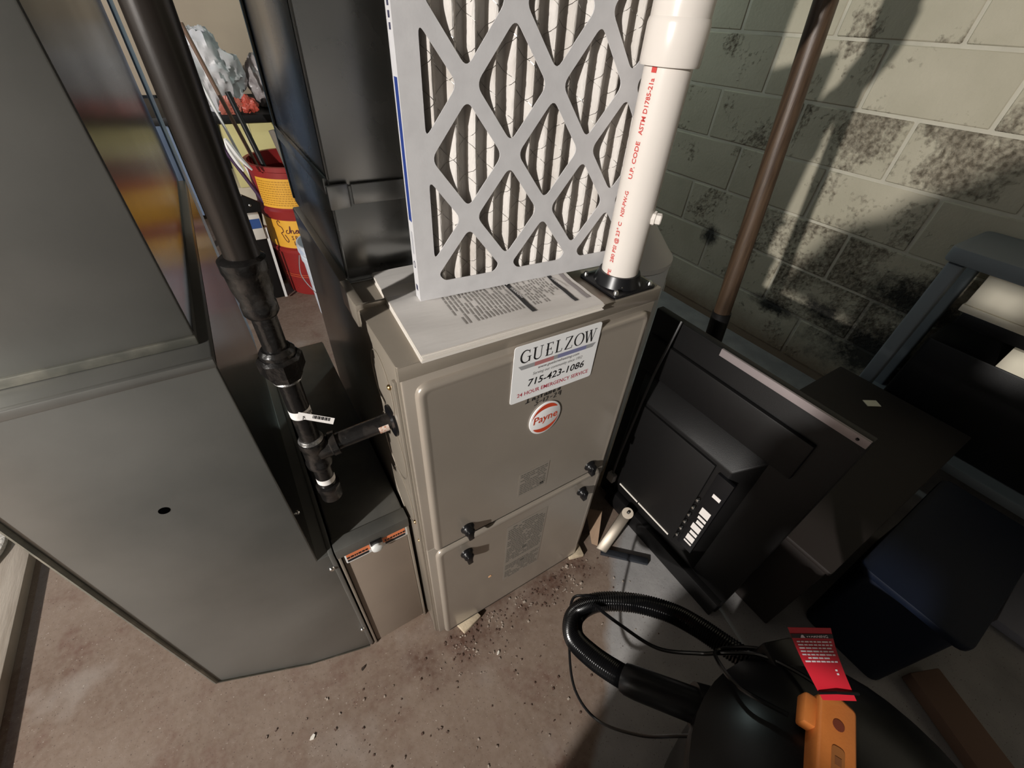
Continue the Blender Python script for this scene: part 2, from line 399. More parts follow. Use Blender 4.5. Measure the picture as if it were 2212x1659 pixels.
# ================================================================== THE ROOM
fl = struct(obj('floor', B().quad((-5.2, -3.2, FZ), (2.06, -3.2, FZ), (2.06, 4.6, FZ), (-5.2, 4.6, FZ)), floor_material(), local=True))
ceilm = mat('ceiling_joist_wood', (0.07, 0.06, 0.05), 0.9, 0, (0.05, 0.045, 0.04), 6, (0.4, 0.7))
wallm = mat('plain_wall', (0.12, 0.12, 0.115), 0.9, 0, (0.09, 0.09, 0.085), 3, (0.4, 0.7), 0.2, 20)
struct(obj('ceiling', B().box(-5.2, 2.06, -3.2, 4.6, 2.1, 2.15), ceilm, local=True))
struct(obj('wall_left', B().box(-5.25, -5.2, -3.2, 4.6, FZ, 2.1), wallm, local=True))
struct(obj('wall_front', B().box(-5.2, 2.06, -3.25, -3.2, FZ, 2.1), wallm, local=True))
struct(obj('wall_back', B().box(-5.2, 2.06, 4.6, 4.65, FZ, 2.1), wallm, local=True))
WX = 2.02
mortar = mat('painted_mortar', (0.60, 0.56, 0.455), 0.85, 0, (0.50, 0.465, 0.375), 9, (0.4, 0.7), 0.3, 70)
_n = mortar.node_tree; _b = _n.nodes['Principled BSDF']; _g = _n.nodes.new('ShaderNodeNewGeometry')
_c = mold(_n.nodes, _n.links, _g.outputs['Position'], _b.inputs['Base Color'].links[0].from_socket); _n.links.new(_c, _b.inputs['Base Color'])
wr = struct(obj('wall_right', B().box(WX + 0.0035, WX + 0.04, -3.2, 4.6, FZ, 2.1), mortar, local=True))
bmat = block_material()
bw = B().box(0, 0.06, -0.1975, 0.1975, -0.0965, 0.0965)
blk = None
Z1 = 1.034 - 0.203 / 2
spall_at = {(0, 0): 0.75, (0, -1): 0.85, (0, 1): 0.5, (-1, 0): 0.55, (1, -1): 0.8, (1, 0): 0.1, (1, 1): 0.35, (-2, 1): 0.7, (-2, 0): 0.9, (-3, 0): 0.95, (-2, -1): 0.9, (-3, -1): 0.9, (-3, 1): 0.6}
for r in range(-4, 6):
    yc0 = 0.293 + 0.203 if r % 2 == 0 else 0.293
    for k in range(-4, 8):
        yc = yc0 + 0.406 * k - 0.406 / 1 * 0
        zc = Z1 + 0.203 * r
        if yc < -1.3 or yc > 3.2: continue
        if blk is None:
            o = obj('block', bw, bmat, wr, bevel=0.004, seg=1, local=True); blk = o
        else:
            o = blk.copy(); COL.objects.link(o); o.parent = wr
        if zc - 0.0965 < FZ: zc = FZ + 0.098 if zc > FZ - 0.05 else None
        if zc is None: bpy.data.objects.remove(o); continue
        o.location = (WX + random.uniform(-0.0012, 0.0008), yc, zc)
        rn = random.Random(r * 31 + k)
        s_ = spall_at.get((r, k), rn.uniform(0.0, 0.42)); dk = 0.0
        o.color = (s_, dk, rn.random(), 1)

# ================================================================== FURNACE
W = 0.469; H = 0.889; D = 0.63
fu = thing('furnace', 'tall beige metal gas furnace with two front doors and black knobs', 'furnace', (W / 2, D / 2, FZ))
cs = B().box(0, W, 0.006, D, 0.0, H - 0.0)
obj('casing', cs, fpaint_edge, fu, bevel=0.003)
tp = B().prism(round_poly([(0, -0.001), (W, -0.001), (W, 0.245), (0, 0.245)], 0.004), (0, 0, H), (1, 0, 0), (0, 1, 0), (0, 0, 0.0025))
tp.box(0.001, W - 0.001, -0.001, 0.007, H - 0.022, H + 0.001)
obj('top_panel', tp, fpaint_edge, fu, bevel=0.001)
obj('top_flange', B().box(-0.003, 0.045, 0.150, 0.155, H, H + 0.010), fpaint_edge, fu, bevel=0.001)
obj('corner_bracket', B().box(-0.004, 0.010, 0.156, 0.235, H - 0.03, H + 0.010), fpaint_edge, fu, bevel=0.002)
def door(name, z0, z1, openbottom):
    d = obj(name, B().box(0.004, W - 0.005, 0.0, 0.008, z0, z1), fpaint, fu, bevel=0.0025)
    # raised field with a rolled bead
    x0, x1 = 0.019, W - 0.016; zb = z0 + 0.0005; zt = z1 - 0.012
    P = round_poly([(x0, zb), (x1, zb), (x1, zt), (x0, zt)], [0, 0, 0.022, 0.022], 6)
    rings = []
    for ins, y in ((0, 0.001), (0.0005, -0.0030), (0.0018, -0.0056), (0.0040, -0.0075), (0.0068, -0.0085), (0.0095, -0.0086), (0.0125, -0.0078), (0.0155, -0.0075)):
        q = round_poly([(x0 + ins, zb), (x1 - ins, zb), (x1 - ins, zt - ins), (x0 + ins, zt - ins)], [0, 0, max(0.022 - ins, 0.008), max(0.022 - ins, 0.008)], 6)
        rings.append([(a, y, c) for a, c in q])
    b = B(); n = len(rings[0])
    for r in rings: b.v += [Vector(p) for p in r]
    for i in range(len(rings) - 1):
        for k in range(n):
            k2 = (k + 1) % n; b.f.append((i * n + k, i * n + k2, (i + 1) * n + k2, (i + 1) * n + k))
    b.f.append(tuple((len(rings) - 1) * n + k for k in range(n)))
    obj('raised_field', b, fpaint, d, smooth=True, weld=True)
    return d
ud = door('upper_door', 0.4295, 0.8665, True)
ld = door('lower_door', 0.001, 0.4275, True)
def knob(parent, x, z):
    y = -0.0075
    b = B().lathe((x, y, z), [(0.0145, 0), (0.0142, 0.003), (0.0120, 0.005), (0.0108, 0.009), (0.0110, 0.0130), (0.0085, 0.0155)], 22, (0, -1, 0))
    k = obj('knob', b, black_plastic, parent, smooth=True)
    g = B().prism(round_poly([(-0.0065, 0.010), (0.0065, 0.010), (0.0055, -0.012), (0.0075, -0.019), (-0.0045, -0.021), (-0.006, -0.012)], 0.004, 3), (x, y - 0.005, z), (1, 0, 0), (0, 0, 1), (0, -0.0135, 0))
    obj('grip', g, black_plastic, k, bevel=0.002, seg=2)
for x in (0.088, 0.402): knob(ud, x, 0.4575); knob(ld, x - 0.003, 0.3605)
Yf = -0.0079
def textlines(b, x0, x1, z0, z1, n, y, rnd, h=0.5):
    for i in range(n):
        z = z1 - (z1 - z0) * (i + 0.5) / n; th = (z1 - z0) / n * h; x = x0
        while x < x1 - 0.002:
            l = rnd.uniform(0.003, 0.011)
            if rnd.random() < 0.86: b.quad((x, y, z - th / 2), (min(x + l, x1), y, z - th / 2), (min(x + l, x1), y, z + th / 2), (x, y, z + th / 2))
            x += l + 0.0013
        if rnd.random() < 0.15: continue
lab_m = mat('door_label_film', (0.285, 0.25, 0.21), 0.45)
rd = random.Random(3)
l1 = obj('rating_label', B().box(0.203, 0.276, Yf - 0.0002, Yf, 0.474, 0.553), lab_m, ud)
b = B(); textlines(b, 0.207, 0.272, 0.48, 0.549, 11, Yf - 0.0004, rd); b.quad((0.258, Yf - 0.0004, 0.484), (0.268, Yf - 0.0004, 0.484), (0.268, Yf - 0.0004, 0.492), (0.258, Yf - 0.0004, 0.492))
obj('lettering', b, faint_ink, l1)
l2 = obj('warning_label', B().box(0.186, 0.296, Yf - 0.0002, Yf, 0.112, 0.372), lab_m, ld)
b = B(); textlines(b, 0.19, 0.292, 0.205, 0.366, 19, Yf - 0.0004, rd); textlines(b, 0.19, 0.292, 0.116, 0.19, 9, Yf - 0.0004, rd)
for zz in (0.235, 0.168): b.quad((0.235, Yf - 0.0005, zz), (0.247, Yf - 0.0005, zz), (0.247, Yf - 0.0005, zz + 0.012), (0.235, Yf - 0.0005, zz + 0.012))
obj('lettering', b, faint_ink, l2)
obj('paint_chip', B().lathe((0.146, Yf, 0.181), [(0.0052, 0), (0.004, 0.0006)], 7, (0, -1, 0)), mat('primer_chip', (0.85, 0.48, 0.25), 0.6), ld)
# badge
bd = obj('logo_badge', B().prism([(a, c) for a, c in arc(0, 0, 0.0335, 0.0385, 0, 360, 40)[:-1]], (0.2445, Yf, 0.6925), (1, 0, 0), (0, 0, 1), (0, -0.0018, 0)), logo_white, ud, bevel=0.0006)
Yb = Yf - 0.0021
b = B()
def swoosh(sgn):
    N = 18; A = []; C = []
    for i in range(N + 1):
        t = i / N; an = math.radians(35 + 140 * t)
        A.append((0.0295 * math.cos(an), 0.0345 * math.sin(an))); C.append((0.0295 * math.cos(an), 0.0345 * math.sin(an) - 0.0115 * math.sin(PI * t) ** 0.8 * (1.15 - 0.5 * t)))
    for i in range(N):
        q = [A[i], A[i + 1], C[i + 1], C[i]]
        b.quad(*[(0.2445 + sgn * p[0], Yb, 0.6925 + sgn * p[1]) for p in q])
swoosh(1); swoosh(-1)
text(b, 'Payne', 0.0245, (0.2445, Yb - 0.0001, 0.6865), (1, 0, 0.03), (0.06, 0, 1), bold=0.012, sx=0.92)
obj('lettering', b, logo_red, bd)
# handwriting on the door
b = B(); pw = 0.0019
hw = [[[(0, 0), (0.008, 0.0005)], [(0.004, 0), (0.004, 0.011)], [(0.001, 0.011), (0.008, 0.0115)]], [[(0.014, 0.0), (0.014, 0.006), (0.017, 0.0065), (0.019, 0.0)]], [[(0.027, 0.006), (0.0235, 0.0055), (0.0265, 0.002), (0.0225, 0.0)]],
      [[(0.0315, 0.010), (0.0315, 0.0)], [(0.029, 0.007), (0.035, 0.0072)]], [[(0.042, 0.006), (0.038, 0.005), (0.0385, 0.0005), (0.042, 0.002), (0.042, 0.006), (0.0435, 0.0)]],
      [[(0.047, 0.013), (0.047, 0)]], [[(0.051, 0.013), (0.051, 0)]], [[(0.055, 0.003), (0.060, 0.004), (0.058, 0.0065), (0.0555, 0.004), (0.057, 0.0005), (0.061, 0.0015)]], [[(0.070, 0.015), (0.070, 0)], [(0.070, 0.006), (0.066, 0.0045), (0.066, 0.0008), (0.070, 0.002)]]]
for L_ in hw:
    for s_ in L_: stroke(b, s_, pw, (0.198, Yf - 0.0004, 0.7465), (1, 0, 0.02), (0.05, 0, 1))
for s_ in [[(0, 0.010), (0.006, 0.011), (0.002, 0.006), (0.006, 0.004), (0.003, 0), (-0.001, 0)], [(0.009, 0.005), (0.014, 0.0055)], [(0.018, 0), (0.018, 0.010)], [(0.022, 0.009), (0.026, 0.010), (0.026, 0.006), (0.022, 0), (0.028, 0.0005)], [(0.031, 0.005), (0.036, 0.0055)],
           [(0.039, 0.009), (0.043, 0.010), (0.043, 0.006), (0.039, 0), (0.045, 0.0005)], [(0.050, 0.011), (0.048, 0.005), (0.054, 0.0055)], [(0.053, 0.011), (0.053, 0)]]:
    stroke(b, s_, pw * 0.85, (0.218, Yf - 0.0004, 0.7335), (1, 0, 0.02), (0.05, 0, 1))
obj('handwriting', b, mat('marker_ink', (0.02, 0.02, 0.022), 0.5), ud)
# side details
obj('grommet', B().lathe((0.0, 0.064, 0.742), [(0.026, 0), (0.026, 0.004), (0.014, 0.006), (0.0145, 0.0)], 28, (-1, 0, 0)), black_plastic, fu, smooth=True)
for cz, r in ((0.80, 0.058), (0.66, 0.070), (0.52, 0.066)):
    P = [(-0.0006, 0.085 + r * math.cos(a) * 0.75, cz + r * math.sin(a)) for a in [2 * PI * i / 32 for i in range(33)]]
    obj('knockout', B().tube(P, 0.0011, 5, False), fpaint_edge, fu)
obj('side_rail', B().box(-0.0045, 0.003, 0.008, 0.016, 0.004, 0.862), fpaint_edge, fu, bevel=0.0015)
screw(fu, (-0.001, 0.045, 0.825), (-1, 0, 0), 0.0045, brass); screw(fu, (-0.001, 0.022, 0.445), (-1, 0, 0), 0.004, brass); screw(fu, (-0.001, 0.03, 0.50), (-1, 0, 0), 0.004, brass)
# vent flange
fc = (0.4095, 0.0475)
fl_ = B().prism(round_poly([(fc[0] - 0.047, fc[1] - 0.046), (fc[0] + 0.047, fc[1] - 0.046), (fc[0] + 0.047, fc[1] + 0.046), (fc[0] - 0.047, fc[1] + 0.046)], 0.008), (0, 0, H + 0.0025), (1, 0, 0), (0, 1, 0), (0, 0, 0.005))
vf = obj('vent_flange', fl_, black_plastic, fu, bevel=0.001)
obj('collar', B().lathe((fc[0], fc[1], H + 0.0075), [(0.041, 0), (0.0385, 0.006), (0.0355, 0.014), (0.034, 0.018), (0.0312, 0.018)], 36), black_plastic, vf, smooth=True)
for sx in (-1, 1):
    for sy in (-1, 1): screw(vf, (fc[0] + sx * 0.0385, fc[1] + sy * 0.0375, H + 0.0075), (0, 0, 1), 0.0052, chrome, 0.006)
for sx, sy in ((-0.02, -0.032), (0.012, -0.034)): screw(vf, (fc[0] + sx, fc[1] + sy, H + 0.012), (-0.3, -0.7, 0.6), 0.0022, chrome, 0.0015)
# shims under the furnace
for (x, y, a, sc, lab) in ((0.085, -0.012, 0.3, 1.0, 'small pale wooden shim under the front edge, nearer the left corner of the furnace'), (0.452, -0.006, -0.2, 0.8, 'pale yellowish wooden shim under the right front corner of the furnace')):
    u = Vector((math.cos(a), math.sin(a), 0)); v = Vector((-u.y, u.x, 0))
    s_ = B().prism([(-0.03 * sc, -0.012), (0.028 * sc, -0.016), (0.03 * sc, 0.03), (-0.03 * sc, 0.03)], (x, y, FZ), u, v, (0, 0, 0.0148))
    tag(obj('wooden_shim', s_, shimwood, bevel=0.002), lab, 'shim', 'shims under the furnace')

# ================================================================== SERVICE MAGNET
sm = thing('service_magnet', 'white rectangular service magnet with black lettering and a phone number on the furnace door', 'magnet', (0.254, -0.008, 0.757))
so = Vector((0.167, -0.0079, 0.757)); sw, sh = 0.168, 0.114; V_ = Vector((0, -0.012, 1))
obj('sheet', B().prism(round_poly([(0, 0), (sw, 0), (sw - 0.001, sh), (0.001, sh)], 0.006), so, (1, 0, -0.02), V_, (0, -0.0008, 0)), magnet_white, sm, bevel=0.0003, seg=1)
so = so + Vector((0, -0.0010, 0)); U_ = Vector((1, 0, -0.02))
def serif_word(b, x0, y0, h):
    def st(p, wd): stroke(b, p, wd, so, U_, V_)
    t, k = 0.0030, 0.0011
    x = x0
    def ser(xc, y, l=0.0055): st([(xc - l / 2, y), (xc + l / 2, y)], 0.0012)
    # G
    r = h / 2; n = 20
    P = arc(x + 0.0095, y0 + r, 0.0085, r - 0.0006, 48, 318, n); st(P, [k + (t - k) * math.sin(PI * i / n) ** 1.2 for i in range(n + 1)])
    st([(x + 0.0162, y0 + 0.0015), (x + 0.0162, y0 + r - 0.001)], t * 0.85); ser(x + 0.0158, y0 + r - 0.001, 0.007); st([(x + 0.0156, y0 + h * 0.97), (x + 0.0156, y0 + h * 0.72)], k)
    x += 0.0225
    # U
    st([(x + 0.003, y0 + h), (x + 0.003, y0 + 0.006)], t); P = arc(x + 0.0088, y0 + 0.0065, 0.0060, 0.0062, 180, 360, 12); st(P, [t - (t - k) * i / 12 for i in range(13)]); st([(x + 0.0148, y0 + 0.0065), (x + 0.0148, y0 + h)], k)
    ser(x + 0.003, y0 + h - 0.0006, 0.0075); ser(x + 0.0148, y0 + h - 0.0006, 0.006); x += 0.0225
    # E
    st([(x + 0.004, y0), (x + 0.004, y0 + h)], t)
    for y, l in ((0.0006, 0.0125), (h / 2, 0.0095), (h - 0.0006, 0.0118)): st([(x + 0.001, y0 + y), (x + 0.001 + l, y0 + y)], 0.0013)
    st([(x + 0.0135, y0), (x + 0.0142, y0 + 0.0055)], k); st([(x + 0.0128, y0 + h), (x + 0.0128, y0 + h - 0.0045)], k); st([(x + 0.0105, y0 + h / 2 - 0.0025), (x + 0.0105, y0 + h / 2 + 0.0025)], k); x += 0.0185
    # L
    st([(x + 0.004, y0), (x + 0.004, y0 + h)], t); ser(x + 0.004, y0 + h - 0.0006, 0.0075); st([(x + 0.001, y0 + 0.0006), (x + 0.0128, y0 + 0.0006)], 0.0013); st([(x + 0.0126, y0), (x + 0.0136, y0 + 0.006)], k); x += 0.0180
    # Z
    st([(x + 0.0015, y0 + h - 0.0006), (x + 0.0145, y0 + h - 0.0006)], 0.0013); st([(x + 0.0135, y0 + h - 0.0006), (x + 0.0025, y0 + 0.0006)], t); st([(x + 0.0012, y0 + 0.0006), (x + 0.0152, y0 + 0.0006)], 0.0013)
    st([(x + 0.0018, y0 + h), (x + 0.0012, y0 + h - 0.005)], k); st([(x + 0.0148, y0), (x + 0.0158, y0 + 0.0055)], k); x += 0.0195
    # O
    P = arc(x + 0.0095, y0 + r, 0.0086, r - 0.0004, 0, 360, 32); st(P, [k + (t - k) * abs(math.cos(2 * PI * i / 32)) ** 1.3 for i in range(33)]); x += 0.0205
    # W
    st([(x + 0.0015, y0 + h), (x + 0.007, y0)], t); st([(x + 0.007, y0), (x + 0.0115, y0 + h)], k); st([(x + 0.0110, y0 + h), (x + 0.0165, y0)], t); st([(x + 0.0165, y0), (x + 0.0215, y0 + h)], k)
    ser(x + 0.0015, y0 + h - 0.0006, 0.0062); ser(x + 0.0112, y0 + h - 0.0006, 0.006); ser(x + 0.0215, y0 + h - 0.0006, 0.005)
b = B(); serif_word(b, 0.0125, 0.0800, 0.0240); obj('name_lettering', b, black_ink, sm)
b = B(); text(b, '715-423-1086', 0.0200, so + U_ * 0.0875 + V_ * 0.0290, U_, V_, bold=0.014, shear=0.12, sx=1.02)
obj('phone_number', b, black_ink, sm)
b = B(); text(b, '24 HOUR EMERGENCY SERVICE', 0.0112, so + U_ * 0.0855 + V_ * 0.0115, U_, V_, bold=0.012, sx=0.93)
obj('lettering', b, mat('magnet_red_ink', (0.50, 0.05, 0.08), 0.5), sm)
b = B(); text(b, 'www.guelzowheating.com', 0.0078, so + U_ * 0.088 + V_ * 0.0600, U_, V_, shear=0.2, bold=0.008); obj('web_address', b, grey_ink, sm)
b = B(); text(b, 'Serving our community since 1952', 0.0082, so + U_ * 0.088 + V_ * 0.0500, U_, V_, shear=0.2, sx=0.86)
obj('slogan', b, grey_ink, sm)
def band(name, x0, x1, m, e0=0.0, e1=0.0, z=0.0):
    a = B(); a.add([so + U_ * p[0] + V_ * p[1] + Vector((0, z, 0)) for p in ((x0 + e0, 0.0675), (x1 - e1, 0.0675), (x1, 0.0755), (x0, 0.0755))], [(0, 1, 2, 3)]); obj(name, a, m, sm)
band('stripe', 0.010, 0.162, mat('stripe_grey', (0.36, 0.36, 0.37), 0.5), 0.006, 0.006)
band('stripe', 0.040, 0.076, mat('stripe_red', (0.50, 0.20, 0.20), 0.5), 0, 0, -0.0001); band('stripe', 0.084, 0.142, mat('stripe_blue', (0.22, 0.23, 0.40), 0.5), 0, 0, -0.0001)

# ================================================================== MANUAL
ma = thing('instruction_manual', 'thick white printed manual lying on top of the furnace under the filter', 'manual', (0.18, 0.11, H + 0.0025))
MZ = 0.905
P0 = Vector((0.031, -0.008, 0)); P1 = Vector((0.324, -0.013, 0)); P2 = Vector((0.336, 0.135, 0)); P3 = Vector((0.047, 0.228, 0))
P2 = P1 + (P3 - P0)
n = 30; m_ = 22; b = B()
def mpt(i, j, z=None):
    u, v = i / n, j / m_
    p = P0 * (1 - u) * (1 - v) + P1 * u * (1 - v) + P2 * u * v + P3 * (1 - u) * v
    z = MZ + 0.0026 * PN(Vector((u * 2.2, v * 7.5, 1.7))) + 0.0022 * math.exp(-((u - 0.12) / 0.15) ** 2) * math.sin(v * 15) * 0.6 if z is None else z
    # keep the right back corner clear of the vent flange
    return Vector((p.x, p.y, z))
for j in range(m_ + 1):
    for i in range(n + 1): b.v.append(mpt(i, j))
for j in range(m_):
    for i in range(n):
        if i >= n - 1 and j > m_ * 0.5: pass
        b.f.append((j * (n + 1) + i, j * (n + 1) + i + 1, (j + 1) * (n + 1) + i + 1, (j + 1) * (n + 1) + i))
obj('cover', b, paper, ma, smooth=True)
b = B(); rr = random.Random(5)
nl = 9
for q in range(nl):
    z0 = H + 0.0026 + (MZ - 0.0016 - H - 0.0026) * q / nl; z1 = H + 0.0026 + (MZ - 0.0016 - H - 0.0026) * (q + 0.93) / nl
    e = [Vector((rr.uniform(-0.0012, 0.0012), rr.uniform(-0.0012, 0.0012), 0)) for _ in range(4)]
    A = [P0 + e[0], P1 + e[1], P2 + e[2], P3 + e[3]]
    b.add([p + Vector((0, 0, z0)) for p in A] + [p + Vector((0, 0, z1)) for p in A], [(0, 3, 2, 1), (4, 5, 6, 7), (0, 1, 5, 4), (1, 2, 6, 5), (2, 3, 7, 6), (3, 0, 4, 7)])
obj('pages', b, mat('page_edges', (0.78, 0.73, 0.67), 0.7), ma)
def mq(b, u0, u1, v0, v1, dz=0.0006, seg=3):
    for s_ in range(seg):
        a, c = v0 + (v1 - v0) * s_ / seg, v0 + (v1 - v0) * (s_ + 1) / seg
        q = [mpt(u0 * n, a * m_), mpt(u1 * n, a * m_), mpt(u1 * n, c * m_), mpt(u0 * n, c * m_)]
        b.add([p + Vector((0, 0, dz)) for p in q], [(0, 1, 2, 3)])
b = B()
for i in range(17):
    u = 0.245 + 0.021 * i; v = 0.16
    while v < 0.62:
        l = rr.uniform(0.03, 0.11)
        if rr.random() < 0.92: mq(b, u, u + 0.0075, v, min(v + l, 0.62), seg=1)
        v += l + 0.007
for i in range(12):
    u = 0.655 + 0.0175 * i; v = 0.17 if i < 6 else 0.30 - 0.1 * rr.random()
    while v < 0.62:
        l = rr.uniform(0.02, 0.07)
        if rr.random() < 0.85: mq(b, u, u + 0.006, v, min(v + l, 0.62), seg=1)
        v += l + 0.010
obj('print', b, mat('manual_text_ink', (0.30, 0.28, 0.265), 0.7), ma)
for u0_, u1_ in ((0.605, 0.632), (0.868, 0.893)):
    b = B(); mq(b, u0_, u1_, 0.10, 0.62, 0.0008, 10); obj('warning_bar', b, black_ink, ma)
b = B(); mq(b, 0.945, 0.972, 0.10, 0.55, 0.0008, 8); obj('heading_bar', b, mat('heading_grey', (0.30, 0.27, 0.27), 0.6), ma)
for u in (0.612, 0.875):
    b = B(); p = mpt(u * n, 0.42 * m_) + Vector((0, 0, 0.0016))
    text(b, 'WARNING', 0.0072, p, (0.02, -1, 0), (1, 0.02, 0), align='LEFT', bold=0.01, shear=0.1)
    q = mpt(u * n, 0.475 * m_) + Vector((-0.0005, 0, 0.0016)); b.add([q + Vector(t) for t in ((0, -0.004, 0), (0, 0.004, 0), (0.007, 0, 0))], [(0, 1, 2)])
    obj('lettering', b, mat('white_ink', (0.75, 0.72, 0.70), 0.6), ma)

# ================================================================== SUPPLY PLENUM
sp = thing('supply_plenum', 'shiny galvanized square supply duct rising from the back of the furnace', 'duct', (0.24, 0.48, H + 0.0025))
PX0, PX1, PY0, PY1 = 0.013, 0.456, 0.25, 0.655
obj('lower_collar', B().box(PX0 - 0.001, PX1 + 0.001, PY0 - 0.001, PY1, H + 0.0026, 1.030), galv_shiny, sp, bevel=0.0015)
obj('upper_duct', B().box(PX0 + 0.002, PX1 - 0.002, PY0 + 0.002, PY1 - 0.002, 1.004, 2.09), galv_shiny, sp, bevel=0.002)
obj('seam_strip', B().box(PX0 + 0.03, PX1 - 0.03, PY0 - 0.0035, PY0, 1.0045, 1.032), galv_shiny, sp, bevel=0.001)
obj('seam_strip', B().box(PX0 - 0.004, PX0 + 0.002, PY0 + 0.01, PY1 - 0.02, 1.018, 1.040), galv_shiny, sp, bevel=0.001)
obj('drive_cleat', B().prism(round_poly([(PX0 - 0.004, 1.0), (PX0 + 0.026, 1.002), (PX0 + 0.026, 1.034), (PX0 - 0.004, 1.034)], 0.003), (0, PY0 - 0.006, 0), (1, 0, 0), (0, 0, 1), (0, 0.005, 0)), galv_shiny, sp, bevel=0.0015)
obj('corner_rib', B().tube([(PX0, PY0, H + 0.004), (PX0, PY0, 1.0)], 0.0025, 8), galv_shiny, sp, smooth=True)
obj('corner_rib', B().tube([(PX0 + 0.002, PY0 + 0.002, 1.04), (PX0 + 0.002, PY0 + 0.002, 2.08)], 0.0025, 8), galv_shiny, sp, smooth=True)
obj('corner_rib', B().tube([(PX0 + 0.0, PY1 - 0.002, 0.90), (PX0 + 0.0, PY1 - 0.002, 2.08)], 0.004, 8), galv_shiny, sp, smooth=True)
obj('bottom_flange', B().box(PX0 - 0.004, PX1, PY0 - 0.018, PY0 - 0.001, H + 0.0026, H + 0.0045), galv_shiny, sp, bevel=0.0006)

# ================================================================== RETURN DUCT
DX0, DX1, DY0, DY1 = -0.421, -0.178, 0.067, 0.775
rdct = thing('return_air_duct', 'large grey sheet metal return duct with square-cut elbow left of the furnace', 'duct', (-0.3, 0.42, FZ))
UY0, UX1 = 0.108, -0.189
dr = B().prism([(DX0, 0.922), (DX0, 0.222), (-0.285, 0.078), (-0.152, FZ + 0.004), (-0.152, 0.461), (DX1, 0.461), (DX1, 0.922)], (0, DY0, 0), (1, 0, 0), (0, 0, 1), (0, DY1 - DY0, 0))
obj('elbow', dr, galv, rdct, bevel=0.002)
obj('upper_duct', B().box(DX0 + 0.01, UX1, UY0, DY1 - 0.002, 0.9225, 2.09), galv, rdct, bevel=0.002)
obj('seam_strip', B().box(DX0 + 0.009, UX1 + 0.001, UY0 - 0.004, UY0 + 0.001, 0.9225, 0.934), galv_scuff, rdct, bevel=0.0016)
obj('seam_strip', B().box(DX0 - 0.001, DX1 + 0.001, DY0 - 0.0015, DY0 + 0.006, 0.912, 0.9235), galv, rdct, bevel=0.0016)
obj('standing_seam', B().tube([(DX0, DY0, 0.915), (DX0, DY0, 0.222)], 0.0035, 8), galv_scuff, rdct, smooth=True)
obj('heel_seam', B().tube([(DX0, DY0, 0.222), (-0.285, DY0, 0.078), (-0.16, DY0, FZ + 0.006)], 0.0025, 8), galv_scuff, rdct, smooth=True)
bluem = mat('duct_edge_flange', (0.46, 0.62, 0.88), 0.4, 0.0)  # bluish light along this edge is put into its base colour
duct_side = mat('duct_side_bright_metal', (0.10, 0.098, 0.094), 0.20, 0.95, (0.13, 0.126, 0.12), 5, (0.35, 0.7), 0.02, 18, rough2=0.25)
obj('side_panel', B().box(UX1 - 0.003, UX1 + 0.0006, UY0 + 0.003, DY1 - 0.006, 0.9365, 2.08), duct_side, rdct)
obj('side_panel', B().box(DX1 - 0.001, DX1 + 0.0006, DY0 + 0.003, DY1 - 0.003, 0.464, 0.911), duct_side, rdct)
obj('back_flange', B().box(DX1 - 0.003, DX1 + 0.0005, DY1 - 0.001, DY1 + 0.095, 0.47, 2.08), bluem, rdct, bevel=0.001)
obj('collar_flange', B().box(-0.158, -0.150, DY0 - 0.0015, DY1 - 0.02, 0.0, 0.463), galv, rdct, bevel=0.001)
obj('test_hole', B().lathe((-0.302, DY0 + 0.0001, 0.724), [(0.0062, 0.0), (0.0062, 0.0003)], 20, (0, -1, 0)), mat('hole_dark', (0.001, 0.001, 0.001), 1.0, spec=0.0), rdct)
for p in ((-0.162, DY0 - 0.001, 0.417), (-0.159, DY0 - 0.001, 0.105)): screw(rdct, p, (0, -1, 0), 0.0055, chrome, 0.004)
screw(rdct, (DX1 + 0.001, 0.11, 0.56), (1, 0, 0), 0.004, chrome)

# ================================================================== FILTER CABINET
fcab = thing('filter_cabinet', 'narrow brown filter cabinet with white knob between return duct and furnace', 'cabinet', (-0.077, 0.4, FZ))
CX0, CX1, CY0, CY1 = -0.1465, -0.007, 0.067, 0.75
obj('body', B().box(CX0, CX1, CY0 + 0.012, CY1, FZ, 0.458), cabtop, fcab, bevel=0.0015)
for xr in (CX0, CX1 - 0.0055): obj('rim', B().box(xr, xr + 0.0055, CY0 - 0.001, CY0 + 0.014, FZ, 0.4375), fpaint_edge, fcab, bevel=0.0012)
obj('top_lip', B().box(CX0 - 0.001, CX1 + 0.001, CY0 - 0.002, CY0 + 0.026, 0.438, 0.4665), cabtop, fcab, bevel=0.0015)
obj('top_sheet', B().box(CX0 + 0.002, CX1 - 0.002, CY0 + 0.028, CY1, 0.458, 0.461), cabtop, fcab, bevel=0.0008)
dc = obj('door', B().box(CX0 + 0.007, CX1 - 0.006, CY0 + 0.004, CY0 + 0.012, FZ + 0.001, 0.437), cabdoor, fcab, bevel=0.001)
pl = obj('label_plate', B().prism(round_poly([(CX0 + 0.011, 0.404), (CX1 - 0.004, 0.404), (CX1 - 0.004, 0.436), (CX0 + 0.011, 0.436)], 0.004), (0, CY0 + 0.0015, 0), (1, 0, 0), (0, 0, 1), (0, 0.0025, 0)), white_plastic, dc, bevel=0.0006)
yy = CY0 + 0.0012
for x0_, x1_ in ((CX0 + 0.014, -0.088), (-0.062, CX1 - 0.009)): obj('orange_print', B().box(x0_, x1_, yy - 0.0003, yy, 0.417, 0.434), orange_label, pl)
rk = random.Random(2)
